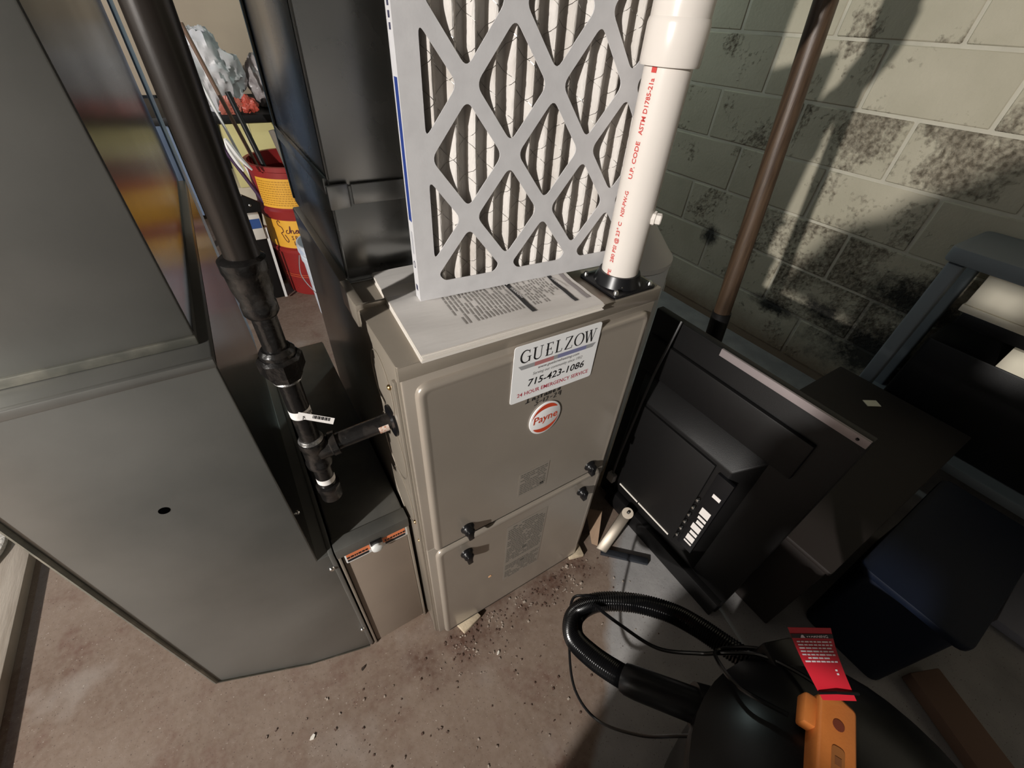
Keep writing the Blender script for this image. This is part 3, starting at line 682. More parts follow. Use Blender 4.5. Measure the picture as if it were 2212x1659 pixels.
for (a, c) in ((CX0 + 0.014, -0.092), (-0.058, CX1 - 0.010)):
    b = B().box(a, c, yy - 0.0003, yy, 0.4085, 0.4155)
    x = a
    while x < c - 0.004:
        l = rk.uniform(0.002, 0.006); b.box(x, x + l, yy - 0.0006, yy - 0.0004, 0.420, 0.4255); x += l + 0.0015
    obj('black_print', b, black_ink, pl)
kb = obj('knob', B().lathe((-0.0755, CY0 + 0.001, 0.4225), [(0.0105, 0), (0.0115, 0.004), (0.0105, 0.010), (0.006, 0.0125)], 22, (0, -1, 0)), white_plastic, dc, smooth=True)
obj('latch', B().box(-0.086, -0.063, CY0 - 0.004, CY0 + 0.002, 0.430, 0.445), black_plastic, dc, bevel=0.001)

# ================================================================== AIR FILTER
FW_, FH_, FT = 0.390, 0.513, 0.0195
af = thing('air_filter', 'white cardboard pleated air filter with diamond lattice standing on the furnace', 'air filter', (0.0795, 0.1095, MZ + 0.0016), rot=(math.radians(-0.8), 0, math.radians(-4.0)))
def clip_rect(poly, x0, x1, y0, y1):
    def cl(P, ins, inter):
        out = []
        for i in range(len(P)):
            a, c = P[i - 1], P[i]
            if ins(c):
                if not ins(a): out.append(inter(a, c))
                out.append(c)
            elif ins(a): out.append(inter(a, c))
        return out
    def ix(xv): return lambda a, c: (xv, a[1] + (c[1] - a[1]) * (xv - a[0]) / (c[0] - a[0]))
    def iy(yv): return lambda a, c: (a[0] + (c[0] - a[0]) * (yv - a[1]) / (c[1] - a[1]), yv)
    P = poly
    for ins, it in ((lambda p: p[0] >= x0, ix(x0)), (lambda p: p[0] <= x1, ix(x1)), (lambda p: p[1] >= y0, iy(y0)), (lambda p: p[1] <= y1, iy(y1))):
        if not P: break
        P = cl(P, ins, it)
    return P
def area(P): return abs(sum(P[i - 1][0] * P[i][1] - P[i][0] * P[i - 1][1] for i in range(len(P)))) / 2
AX, AZ = 0.0587, 0.0735; OX, OZ = 0.019, 0.036
cu = bpy.data.curves.new('lattice', 'CURVE'); cu.dimensions = '2D'; cu.fill_mode = 'BOTH'
def spl(P):
    s_ = cu.splines.new('POLY'); s_.points.add(len(P) - 1)
    for q, p in zip(s_.points, P): q.co = (p[0], p[1], 0, 1)
    s_.use_cyclic_u = True
spl([(0, 0), (FW_, 0), (FW_, FH_), (0, FH_)])
hw_ = 0.0088                                                # half strap width
kx = hw_ / math.sin(math.atan2(AZ, AX)); kz = hw_ / math.cos(math.atan2(AZ, AX))
for k in range(-1, 9):
    for m in range(-1, 9):
        if (k + m) % 2 == 0: continue
        cx, cz = OX + AX * k, OZ + AZ * m
        P = [(cx - AX + kx, cz), (cx, cz - AZ + kz), (cx + AX - kx, cz), (cx, cz + AZ - kz)]
        P = clip_rect(P, 0.0255, FW_ - 0.0255, 0.0255, FH_ - 0.0255)
        if len(P) > 2 and area(P) > 0.0002: spl(round_poly(P, 0.011, 5))
cu.extrude = 0.0006
to = bpy.data.objects.new('t', cu); COL.objects.link(to)
dg = bpy.context.evaluated_depsgraph_get(); ev = to.evaluated_get(dg); me = ev.to_mesh()
b = B().add([(p.co.x, -p.co.z, p.co.y) for p in me.vertices], [tuple(f.vertices) for f in me.polygons])
ev.to_mesh_clear(); bpy.data.objects.remove(to)
obj('front_lattice', b, card_white, af, local=True, weld=True)
fr = B().box(0, FW_, 0.0006, FT, 0, 0.0012).box(0, FW_, 0.0006, FT, FH_ - 0.0012, FH_).box(0, 0.0012, 0.0006, FT, 0.0012, FH_ - 0.0012).box(FW_ - 0.0012, FW_, 0.0006, FT, 0.0012, FH_ - 0.0012)
fr.box(0, 0.028, FT - 0.001, FT, 0, FH_).box(FW_ - 0.028, FW_, FT - 0.001, FT, 0, FH_).box(0.028, FW_ - 0.028, FT - 0.001, FT, 0, 0.028).box(0.028, FW_ - 0.028, FT - 0.001, FT, FH_ - 0.028, FH_)
obj('side_frame', fr, card_white, af, local=True)
obj('side_print', B().box(-0.0003, 0, 0.0025, 0.0135, 0.112, 0.262), blue_ink, af, local=True)
nvi = mat('navy_ink', (0.05, 0.05, 0.09), 0.6)
b = B()
for i in range(7): b.box(-0.0003, 0, 0.006, 0.012, 0.300 + i * 0.009, 0.3055 + i * 0.009)
obj('size_print', b, nvi, af, local=True)
obj('side_print', B().box(-0.0003, 0, 0.006, 0.013, 0.014, 0.022), nvi, af, local=True)
b = B()
for i in range(18):
    a0, a1 = 2 * PI * i / 18, 2 * PI * (i + 1) / 18
    b.quad(*[(-0.0003, 0.0095 + r * math.cos(a), 0.0525 + r * math.sin(a) * 1.2) for r, a in ((0.003, a0), (0.0042, a0), (0.0042, a1), (0.003, a1))])
obj('ring_mark', b, nvi, af, local=True)
obj('side_print', B().box(-0.0003, 0, 0.006, 0.011, 0.068, 0.098), mat('pale_grey_print', (0.40, 0.40, 0.42), 0.6), af, local=True)
# pleats
per = 0.0255; b = B(); NX = int((FW_ - 0.006) / per * 14); NZ = 26
def pleat(x, z):
    xx = x + 0.0016 * PN(Vector((x * 25, z * 14, 0)))
    ph = (xx / per) % 1.0; tri = abs(2 * ph - 1)                      # 0 at the ridge
    q = min(max((tri - 0.30) / 0.30, 0.0), 1.0)
    y = 0.0022 + 0.0035 * (tri / 0.3 if tri < 0.3 else 1.0) ** 2 + 0.0112 * q * q * (3 - 2 * q)
    return y + 0.0012 * PN(Vector((x * 60, z * 40, 3)))
for i in range(NX + 1):
    for j in range(NZ + 1):
        x = 0.003 + (FW_ - 0.006) * i / NX; z = 0.003 + (FH_ - 0.006) * j / NZ
        b.v.append(Vector((x, pleat(x, z), z)))
for i in range(NX):
    for j in range(NZ):
        b.f.append((i * (NZ + 1) + j, (i + 1) * (NZ + 1) + j, (i + 1) * (NZ + 1) + j + 1, i * (NZ + 1) + j + 1))
obj('pleated_media', b, media, af, local=True, smooth=True)
b = B(); st_ = 0.0063
for sgn in (1, -1):
    z0 = -0.40
    while z0 < 0.95:
        P = []; x = 0.004
        while x < FW_ - 0.004:
            z = z0 + sgn * (x if sgn > 0 else x) * 1.0
            if 0.004 < z < FH_ - 0.004: P.append((x, pleat(x, z) - 0.0006, z))
            elif P: break
            x += st_ * 0.5
        if len(P) > 3: b.tube(P, 0.00032, 3, False)
        z0 += 0.040
obj('wire_mesh', b, wire, af, local=True)

# ================================================================== VENT PIPE
vp = thing('vent_pipe', 'white plastic vent pipe with red lettering rising from the furnace top', 'pipe', (fc[0], fc[1], H + 0.02))
cx, cy = fc
obj('pipe', B().lathe((cx, cy, 0.9085), [(0.0268, 0), (0.0302, 0.0), (0.0302, 0.33), (0.0268, 0.33)], 48), pvc, vp, smooth=True)
ed = Vector((0.985, -0.17, 0)).normalized(); ez = Vector((0, 0, 1)); c0 = Vector((cx, cy, 0))
def bend(p, d0, d1, r, n=8):
    """45 degree bend starting at p from direction d0 to d1"""
    out = []; ax = d0.cross(d1).normalized(); tot = d0.angle(d1); nrm = (d1 - d0 * d1.dot(d0)).normalized(); cen = p + nrm * r
    for i in range(n + 1): out.append(cen + Matrix.Rotation(tot * i / n, 3, ax) @ (p - cen))
    return out
dd = (ez + ed).normalized()
e1 = bend(c0 + ez * 1.245, ez, dd, 0.06); q1 = e1[-1] + dd * 0.02; q2 = q1 + dd * 0.125; e2 = bend(q2 + dd * 0.02, dd, ez, 0.06)
hub = B().lathe((cx, cy, 1.188), [(0.0304, 0), (0.0362, 0.0), (0.0372, 0.004), (0.0372, 0.040), (0.0362, 0.044), (0.0345, 0.047)], 44)
obj('elbow_hub', hub, pvc, vp, smooth=True)
obj('elbow', B().tube([c0 + ez * 1.232] + e1 + [q1], 0.0352, 44), pvc, vp, smooth=True)
obj('elbow_hub', B().tube([q1 - dd * 0.01, q1 + dd * 0.035], 0.0372, 44), pvc, vp, smooth=True)
obj('pipe', B().tube([q1 + dd * 0.02, q2], 0.0302, 40), pvc, vp, smooth=True)
obj('elbow', B().tube([q2 - dd * 0.035, q2 + dd * 0.01] + e2 + [e2[-1] + ez * 0.05], 0.0365, 44), pvc, vp, smooth=True)
obj('pipe', B().tube([e2[-1] + ez * 0.03, Vector((e2[-1].x, e2[-1].y, 2.09))], 0.0302, 40), pvc, vp, smooth=True)
# drain plug on the side
pd = Vector((0.55, -0.83, 0)).normalized(); pc = Vector((cx, cy, 1.006)) + pd * 0.028
obj('plug', B().lathe(pc, [(0.0105, 0), (0.0105, 0.006), (0.0085, 0.007), (0.0085, 0.014), (0.0070, 0.0155)], 8, pd), pvc, vp, smooth=True)
tn = Vector((-0.985, -0.17, 0)).normalized(); tu = Vector((0, 0, 1)); tv = tu.cross(tn) * -1
tv = tn.cross(tu)
b = B()
def ptext(s_, z0, z1, size):
    t_ = B(); text(t_, s_, size, (0, 0, 0), (1, 0, 0), (0, 1, 0), align='LEFT', bold=0.02)
    k_ = (z1 - z0) / max(v.x for v in t_.v)
    text(b, s_, size, Vector((cx, cy, z0)) + tn * 0.0306 - tv * size * 0.35, tu, tv, align='LEFT', bold=0.02, sx=k_)
ptext('PE', 0.913, 0.924, 0.0085); ptext('280 PSI @ 23\u00b0 C', 0.936, 1.000, 0.0088); ptext('NSF-PW-G', 1.008, 1.044, 0.0085); ptext('U.P. CODE', 1.060, 1.107, 0.0088); ptext('ASTM D1785-21a', 1.115, 1.176, 0.0088)
obj('colour_mark', B().prism([(-0.0035, 0), (0.0035, 0), (0.0035, 0.006), (-0.0035, 0.006)], Vector((cx, cy, 1.1815)) + tn * 0.0306, tv, tu, tn * 0.0002), red_ink, vp)
obj('lettering', b, red_ink, vp)

# ================================================================== GAS PIPE
gx, gy = -0.1165, 0.082
gp = thing('gas_pipe', 'black iron gas pipe drop with union, tee and capped drip leg beside the furnace', 'pipe', (gx, gy, 0.60))
obj('pipe', B().cyl((gx + 0.002, gy, 1.02), (gx + 0.004, gy, 2.09), 0.0168, 28), rust_iron, gp, smooth=True)
obj('reducer', B().lathe((gx, gy, 0.955), [(0.016, 0), (0.0185, 0.004), (0.0185, 0.014), (0.0172, 0.018), (0.0205, 0.034), (0.0215, 0.052), (0.0228, 0.054), (0.0228, 0.066), (0.0175, 0.070)], 28), black_iron, gp, smooth=True)
obj('nipple', B().cyl((gx, gy, 0.895), (gx, gy, 0.96), 0.0134, 24), black_iron, gp, smooth=True)
un_ = obj('union', B().lathe((gx, gy, 0.861), [(0.016, 0), (0.020, 0.003), (0.020, 0.012), (0.0165, 0.014)], 8), black_iron, gp, smooth=True)
obj('union_collar', B().lathe((gx, gy, 0.898), [(0.0205, 0), (0.0205, 0.006), (0.0165, 0.011)], 20), black_iron, un_, smooth=True)
obj('hex_nut', B().lathe((gx, gy, 0.874), [(0.0230, 0), (0.0262, 0.003), (0.0262, 0.021), (0.0228, 0.025)], 8), black_iron, un_, smooth=True)
obj('nipple', B().cyl((gx, gy, 0.745), (gx, gy, 0.865), 0.0134, 24), black_iron, gp, smooth=True)
obj('thread_sealant', B().lathe((gx, gy, 0.742), [(0.0155, 0), (0.0175, 0.003), (0.0150, 0.008)], 24), bare_thread, gp, smooth=True)
obj('thread_sealant', B().lathe((gx, gy, 0.856), [(0.0135, 0), (0.0175, 0.004), (0.0150, 0.008)], 24), bare_thread, gp, smooth=True)
te = B().lathe((gx, gy, 0.690), [(0.0185, 0), (0.0190, 0.008), (0.0172, 0.011), (0.0172, 0.040), (0.0190, 0.044), (0.0185, 0.053)], 26)
te.lathe((gx + 0.004, gy - 0.001, 0.7195), [(0.0170, 0), (0.0170, 0.018), (0.0192, 0.020), (0.0188, 0.029)], 26, (1, -0.08, 0.14))
obj('tee', te, black_iron, gp, smooth=True)
obj('branch_nipple', B().cyl((gx + 0.02, gy - 0.002, 0.7225), (0.012, 0.0665, 0.7415), 0.0134, 24), black_iron, gp, smooth=True)
obj('nipple', B().cyl((gx, gy, 0.635), (gx, gy, 0.695), 0.0134, 24), black_iron, gp, smooth=True)
obj('cap', B().lathe((gx, gy, 0.602), [(0.010, 0), (0.0165, 0.004), (0.0170, 0.024), (0.0182, 0.026), (0.0182, 0.036), (0.014, 0.038)], 26), black_iron, gp, smooth=True)
def wrap(name, c, ax, r, a0, a1, h, m, ref):
    c, ax = Vector(c), Vector(ax).normalized(); ref = Vector(ref); ref = (ref - ax * ref.dot(ax)).normalized(); s2 = ax.cross(ref); q = B(); N_ = 14
    for i in range(N_ + 1):
        a = math.radians(a0 + (a1 - a0) * i / N_); d = ref * math.cos(a) + s2 * math.sin(a)
        q.v += [c + d * r - ax * h / 2, c + d * r + ax * h / 2]
    q.f += [(2 * i, 2 * i + 2, 2 * i + 3, 2 * i + 1) for i in range(N_)]
    return obj(name, q, m, gp, smooth=True)
tagm = mat('pipe_tag_white', (0.78, 0.75, 0.72), 0.6)
wrap('tag_band', (gx, gy, 0.803), (0, 0, 1), 0.0139, -95, 75, 0.0135, tagm, (0.1, -1, 0))
b = B(); o_ = Vector((gx - 0.004, gy - 0.0142, 0.808)); u_ = Vector((0.92, -0.25, -0.50)).normalized(); v_ = Vector((0.42, 0.05, 0.9)).normalized()
b.prism([(0, -0.005), (0.046, -0.0055), (0.046, 0.0050), (0, 0.005)], o_, u_, v_, (0, -0.0004, 0))
tf = obj('tag_flap', b, tagm, gp)
b = B()
for i in range(15): b.prism([(0.018 + i * 0.0015, -0.001), (0.0186 + i * 0.0015 + (i % 3) * 0.0003, -0.001), (0.0186 + i * 0.0015 + (i % 3) * 0.0003, 0.0042), (0.018 + i * 0.0015, 0.0042)], o_ + Vector((0, -0.0006, 0)), u_, v_, (0, -0.0001, 0))
obj('barcode', b, black_ink, tf)
b = B(); text(b, 'ALVE', 0.0085, Vector((gx + 0.0070, gy - 0.0132, 0.8000)), Vector((0.80, 0.60, 0)), (0, 0, 1), align='CENTER', bold=0.02)
obj('lettering', b, black_ink, gp)
wrap('tag_band', (gx, gy, 0.654), (0, 0, 1), 0.0139, -115, 80, 0.0115, tagm, (0.1, -1, 0))
wrap('tag_band', (-0.0155, 0.0695, 0.7368), (1, -0.1, 0.14), 0.0139, -10, 110, 0.0155, mat('pipe_tag_printed', (0.70, 0.58, 0.50), 0.6, 0, (0.55, 0.25, 0.15), 300, (0.5, 0.6)), (0, -1, 0.35))

# ================================================================== BROWN POLE
pole = thing('pole', 'slim brown ribbed pole with black foot sleeve leaning behind the black television', 'pole', (0.905, 0.03, FZ))
pa, pb = Vector((0.89, 0.030, FZ + 0.002)), Vector((0.89, 0.222, 2.0))
pdn = (pb - pa).normalized()
def ppt(z): return pa + pdn * ((z - pa.z) / pdn.z)
obj('tube', B().cyl(ppt(0.55), ppt(1.98), 0.0205, 28), polemat, pole, smooth=True)
obj('foot_sleeve', B().cyl(pa, ppt(0.675), 0.0232, 28), black_matte, pole, smooth=True)

# ================================================================== TELEVISION (stood on end, back to the camera)
tv = thing('television', 'black flat television stood on its end with its back beside the furnace', 'television', (0.70, -0.09, FZ))
TX = 0.69; TY0, TY1, TZ1 = -0.345, 0.150, 0.712
obj('panel', B().box(TX, TX + 0.022, TY0, TY1, FZ + 0.001, TZ1), black_matte, tv, bevel=0.003)
obj('bezel_trim', B().box(TX - 0.004, TX + 0.002, TY0 + 0.002, -0.04, TZ1 - 0.016, TZ1 + 0.0015), mat('bezel_satin', (0.34, 0.29, 0.29), 0.45, 0.2), tv, bevel=0.0008)
screw(tv, (TX - 0.004, TY0 + 0.02, TZ1 - 0.007), (-1, 0, 0), 0.003, black_plastic)
obj('rear_step', B().box(TX - 0.012, TX + 0.001, TY0 + 0.06, TY1 - 0.01, 0.545, 0.645), black_matte, tv, bevel=0.003)
hs = obj('rear_housing', B().add([(TX, -0.24, 0.05), (TX, 0.12, 0.05), (TX, 0.12, 0.54), (TX, -0.24, 0.54), (TX - 0.045, -0.20, 0.145), (TX - 0.045, 0.09, 0.145), (TX - 0.045, 0.09, 0.49), (TX - 0.045, -0.20, 0.49)],
    [(0, 1, 2, 3), (7, 6, 5, 4), (0, 4, 5, 1), (1, 5, 6, 2), (2, 6, 7, 3), (3, 7, 4, 0)]), black_matte, tv, bevel=0.004)
obj('cover_plate', B().box(TX - 0.052, TX - 0.044, -0.165, 0.078, 0.160, 0.480), black_matte, hs, bevel=0.002)
for y0_, y1_ in ((-0.030, 0.045), (-0.150, -0.034)): obj('edge_strip', B().box(TX - 0.0535, TX - 0.0515, y0_, y1_, 0.158, 0.1635), mat('bare_strip', (0.85, 0.80, 0.72), 0.5), hs)
ps = obj('port_strip', B().box(TX - 0.054, TX - 0.044, -0.222, -0.178, 0.175, 0.47), black_plastic, hs, bevel=0.001)
b = B(); rk = random.Random(9); z = 0.200
for hgt in (0.006, 0.022, 0.012, 0.022, 0.012, 0.010, 0.026, 0.0, 0.0, 0.012):
    if hgt == 0.0: z += 0.022; continue
    obj('port_label', B().box(TX - 0.0547, TX - 0.0541, -0.214, -0.190 + rk.uniform(-0.004, 0.002), z, z + hgt), mat('port_label_white', (0.85, 0.80, 0.76), 0.6), ps); z += hgt + 0.0065
for i in range(6): obj('jack', B().lathe((TX - 0.053, -0.172, 0.20 + i * 0.032), [(0.004, 0), (0.004, 0.008), (0.002, 0.009)], 10, (-1, 0, 0)), chrome, ps, smooth=True)
obj('lower_skirt', B().box(TX - 0.022, TX + 0.001, TY0 + 0.004, 0.10, FZ + 0.001, 0.052), black_matte, tv, bevel=0.003)
obj('power_cord', B().tube(catmull([(TX - 0.01, 0.069, 0.722), (TX - 0.03, 0.066, 0.66), (TX - 0.058, 0.060, 0.58), (TX - 0.062, 0.066, 0.42), (TX - 0.06, 0.074, 0.28), (TX - 0.058, 0.077, 0.178)], 8), 0.0032, 8), mat('grey_cord', (0.06, 0.058, 0.058), 0.45), tv, smooth=True)
obj('cord_plug', B().box(TX - 0.070, TX - 0.052, 0.062, 0.088, 0.150, 0.182), mat('smoky_plug', (0.35, 0.32, 0.30), 0.3), tv, bevel=0.003)
# bent metal stand foot and the cardboard scrap beside it
ft = thing('metal_stand_foot', 'bent bare metal stand foot on the floor in front of the television', 'stand', (0.60, -0.06, FZ))
obj('base_bar', B().obb((0.578, -0.092, FZ + 0.007), Vector((0.052, -0.050, 0)), Vector((0.007, 0.007, 0)), (0, 0, 0.006)), mat('dark_steel', (0.10, 0.11, 0.13), 0.25, 0.8), ft, bevel=0.002)
p0_, p1_ = Vector((0.526, -0.042, FZ + 0.012)), Vector((0.630, -0.018, 0.094)); dv = (p1_ - p0_); mid = (p0_ + p1_) / 2
wv = Vector((0.45, -0.80, 0.05)).normalized()
obj('upright_bar', B().obb(mid, dv / 2, wv * 0.017, dv.normalized().cross(wv) * 0.004), mat('nickel_bar', (0.17, 0.145, 0.115), 0.38, 0.6), ft, bevel=0.003)
obj('bar_end', B().lathe(p1_ + Vector((-0.004, -0.004, 0.004)), [(0.0172, 0), (0.0172, 0.006), (0.012, 0.008)], 20, dv.normalized().cross(wv)), mat('nickel_bar', (0.17, 0.145, 0.115), 0.38, 0.6), ft, smooth=True)
screw(ft, p1_ + Vector((-0.006, -0.006, 0.012)), (-0.5, -0.4, 0.75), 0.005, chrome, 0.004)
tag(obj('cardboard_scrap', B().add([(0.521, -0.006, FZ + 0.001), (0.545, 0.070, 0.055), (0.583, 0.036, 0.055), (0.532, -0.022, FZ + 0.001), (0.524, -0.004, FZ + 0.001), (0.548, 0.073, 0.057), (0.586, 0.039, 0.057), (0.535, -0.020, FZ + 0.001)], [(0, 1, 2, 3), (7, 6, 5, 4), (0, 4, 5, 1), (1, 5, 6, 2), (2, 6, 7, 3), (3, 7, 4, 0)]), cardboard), 'brown cardboard scrap leaning at the furnace right front corner', 'cardboard')

# ================================================================== WHITE TANK BEHIND THE FURNACE'S RIGHT SIDE
tk = thing('white_tank', 'white plastic cylindrical tank with cone top behind the vent pipe', 'tank', (0.692, 0.30, FZ))
obj('body', B().lathe((0.692, 0.30, FZ), [(0.112, 0), (0.118, 0.01), (0.120, 0.60), (0.120, 0.80)], 44), tankmat, tk, smooth=True)
obj('lid', B().lathe((0.692, 0.30, FZ + 0.803), [(0.122, 0), (0.122, 0.012), (0.112, 0.022), (0.060, 0.085), (0.030, 0.100), (0.030, 0.125), (0.0, 0.130)], 44), mat('tank_lid', (0.80, 0.80, 0.80), 0.4), tk, smooth=True)
obj('sticker', B().prism([(0, 0), (0.02, 0.004), (0.012, 0.012), (0.012, 0.03), (0.005, 0.02)], (0.786, 0.216, 0.70), (0.65, 0.75, 0), (0, 0, 1), (0.0012, -0.0014, 0)), white_plastic, tk)

# ================================================================== SHOP VACUUM
vc = Vector((0.365, -0.665, 0))
sv = thing('shop_vacuum', 'black shop vacuum with orange handle and ribbed hose standing on the floor', 'vacuum', (vc.x, vc.y, FZ))
obj('tank', B().lathe((vc.x, vc.y, FZ), [(0.17, 0.05), (0.185, 0.06), (0.205, 0.20), (0.215, 0.33), (0.222, 0.335), (0.222, 0.355), (0.20, 0.36)], 44), black_plastic, sv, smooth=True)
obj('lid', B().lathe((vc.x, vc.y, FZ + 0.362), [(0.226, 0), (0.228, 0.02), (0.20, 0.055), (0.15, 0.085), (0.10, 0.105), (0.0, 0.11)], 44), black_plastic, sv, smooth=True)
hd = Vector((-0.90, -0.435, 0)).normalized(); hs2 = Vector((-hd.y, hd.x, 0)); hc = Vector((0.4255, -0.547, 0.475))
hb = B().prism(round_poly([(0, -0.024), (0.20, -0.024), (0.20, 0.024), (0.0, 0.024), (-0.008, 0.0)], 0.006, 3), hc - Vector((0, 0, 0.03)), hd, hs2, (0, 0, 0.042))
hn = obj('handle', hb, orange, sv, bevel=0.006, seg=3)
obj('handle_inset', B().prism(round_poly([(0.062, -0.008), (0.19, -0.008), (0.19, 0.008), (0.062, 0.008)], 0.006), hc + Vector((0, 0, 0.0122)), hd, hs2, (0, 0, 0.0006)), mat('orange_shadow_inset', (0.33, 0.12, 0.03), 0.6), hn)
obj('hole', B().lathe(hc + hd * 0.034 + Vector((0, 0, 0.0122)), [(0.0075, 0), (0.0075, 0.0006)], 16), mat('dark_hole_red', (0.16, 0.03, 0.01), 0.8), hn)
b = B()
for i in range(7): b.prism([(0.075 + i * 0.016, -0.004), (0.085 + i * 0.016, -0.004), (0.085 + i * 0.016, 0.004), (0.075 + i * 0.016, 0.004)], hc + Vector((0, 0, 0.0129)), hd, hs2, (0, 0, 0.0004))
obj('embossed_mark', b, mat('orange_dark_mark', (0.22, 0.08, 0.025), 0.6), hn)
obj('handle_post', B().obb(hc + hd * 0.02 - hs2 * 0.0 - Vector((0, 0, 0.06)), hd * 0.02, hs2 * 0.02, (0, 0, 0.045)), orange, sv, bevel=0.005)
obj('side_latch', B().obb(hc + hd * 0.028 + hs2 * -0.030 + Vector((0, 0, -0.012)), hd * 0.022, hs2 * 0.010, (0, 0, 0.014)), orange, sv, bevel=0.005, seg=2)
# hose: cuff, ribbed hose
hp = catmull([(0.33, -0.47, 0.330), (0.255, -0.372, 0.312), (0.236, -0.338, 0.300), (0.222, -0.285, 0.270), (0.222, -0.232, 0.240), (0.258, -0.196, 0.222), (0.318, -0.199, 0.220), (0.385, -0.245, 0.232), (0.425, -0.305, 0.262), (0.440, -0.360, 0.290), (0.452, -0.420, 0.310), (0.475, -0.50, 0.330), (0.49, -0.56, 0.36)], 60)
rs = [0.0207 + 0.0010 * math.sin(i * PI / 2 * 1.0) for i in range(len(hp))]
obj('hose', B().tube(hp[60:], rs[60:], 20), rubber, sv, smooth=True)
obj('hose_cuff', B().tube([hp[14], hp[66], hp[89], hp[106]], [0.0285, 0.0275, 0.0265, 0.0245], 26), black_plastic, sv, smooth=True)
obj('hose_port', B().tube([(0.36, -0.50, 0.32), hp[20]], [0.042, 0.036], 28), black_plastic, sv, smooth=True)
obj('hose_clip', B().obb((0.475, -0.485, 0.37), (0.03, -0.012, 0), (0.012, 0.03, 0), (0, 0, 0.03)), black_plastic, sv, bevel=0.006)
pcord = catmull([(0.316, -0.196, 0.245), (0.293, -0.179, 0.247), (0.268, -0.169, 0.222), (0.225, -0.231, 0.16), (0.199, -0.295, 0.12), (0.206, -0.361, 0.12), (0.237, -0.424, 0.20), (0.265, -0.461, 0.30), (0.30, -0.50, 0.40)], 8)
obj('power_cord', B().tube(pcord, 0.0030, 8), rubber, sv, smooth=True)
obj('power_cord', B().tube(catmull([(0.297, -0.203, 0.247), (0.324, -0.266, 0.24), (0.356, -0.341, 0.25), (0.397, -0.394, 0.30), (0.414, -0.417, 0.34), (0.447, -0.454, 0.38), (0.453, -0.499, 0.42), (0.432, -0.535, 0.475)], 8), 0.0038, 8), rubber, sv, smooth=True)
obj('power_cord', B().tube(catmull([(0.36, -0.52, 0.46), (0.345, -0.465, 0.43), (0.372, -0.425, 0.38), (0.415, -0.410, 0.335), (0.47, -0.45, 0.36), (0.50, -0.52, 0.40)], 8), 0.0038, 8), rubber, sv, smooth=True)
# red tag
to_ = Vector((0.425, -0.539, 0.497))
wt = thing('warning_tag', 'red warning tag with white print tied to the vacuum handle', 'tag', to_)
TC = [Vector((0.402, -0.525, 0.497)), Vector((0.446, -0.553, 0.497)), Vector((0.4345, -0.476, 0.585)), Vector((0.380, -0.4425, 0.585))]
tU = (TC[1] - TC[0]).normalized(); tV = ((TC[3] + TC[2]) / 2 - (TC[0] + TC[1]) / 2).normalized(); tN = tU.cross(tV).normalized()
if tN.dot(CP - TC[0]) < 0: tN = -tN
TW, TH = 0.052, 0.150
def tp_(u, v, d=0.0):
    a = (u + 0.022) / TW; c = v / TH
    p = (TC[0] * (1 - a) + TC[1] * a) * (1 - c) + (TC[3] * (1 - a) + TC[2] * a) * c
    return p + tN * (d - 0.006 * math.sin(c * PI))
def tquads(b, u0, u1, v0, v1, d, n=1):
    for i in range(n):
        a, c = v0 + (v1 - v0) * i / n, v0 + (v1 - v0) * (i + 1) / n
        b.add([tp_(u0, a, d), tp_(u1, a, d), tp_(u1, c, d), tp_(u0, c, d)], [(0, 1, 2, 3)])
b = B(); tquads(b, -0.022, TW - 0.022, -0.012, TH, 0, 16); tquads(b, -0.022, TW - 0.022, -0.012, TH, -0.0005, 16)
obj('card', b, red_tag, wt, weld=True)
b = B(); tquads(b, -0.022, TW - 0.022, TH - 0.026, TH - 0.015, 0.0006, 3); obj('black_band', b, black_ink, wt)
b = B(); rk = random.Random(4)
for i in range(7):
    v = TH - 0.033 - i * 0.0078; u = -0.018 + (0.006 if i == 5 else 0)
    while u < TW - 0.028 - (0.012 if i == 5 else 0):
        l = rk.uniform(0.003, 0.008); tquads(b, u, min(u + l, TW - 0.026), v - 0.0036, v, 0.0007); u += l + 0.0012
for v in (0.052, 0.044): tquads(b, TW - 0.034, TW - 0.031, v - 0.004, v, 0.0007)
o_ = tp_(-0.004, TH - 0.0235, 0.0009); text(b, 'WARNING', 0.0068, o_, tU, tV, align='LEFT', bold=0.02)
p_ = tp_(-0.008, TH - 0.0205, 0.0009); b.add([p_ - tU * 0.004 - tV * 0.003, p_ + tU * 0.003 - tV * 0.003, p_ + tV * 0.005], [(0, 1, 2)])
obj('lettering', b, mat('tag_white_ink', (0.85, 0.75, 0.78), 0.6), wt)
obj('zip_tie', B().tube([to_ + tU * -0.03 + Vector((0, 0, 0.004)), to_ + tU * -0.006 + Vector((0, 0, 0.008)), to_ + tU * 0.03 + Vector((0, 0, 0.004))], 0.0022, 8), black_plastic, wt)

# ================================================================== GREY SHELF UNIT BY THE RIGHT WALL
gs = thing('shelf_unit', 'grey plastic shelving unit against the block wall behind the television', 'shelf', (1.86, -0.6, FZ))
for (x, y) in ((1.735, -0.112), (1.735, -1.05), (1.985, -0.112), (1.985, -1.05)):
    lg = B().prism(round_poly([(-0.024, -0.021), (0.024, -0.021), (0.024, 0.021), (-0.024, 0.021)], 0.007), (x, y, FZ), (1, 0, 0), (0, 1, 0), (0, 0, 0.745))
    obj('post', lg, grey_plastic, gs, bevel=0.003)
def shelf(z, t): return B().prism(round_poly([(1.700, -1.10), (2.010, -1.10), (2.010, -0.075), (1.700, -0.075)], 0.03), (0, 0, z), (1, 0, 0), (0, 1, 0), (0, 0, t))
obj('shelf_top', shelf(0.735, 0.045), grey_plastic, gs, bevel=0.006)
obj('shelf_board', shelf(0.12, 0.035), grey_plastic, gs, bevel=0.004)
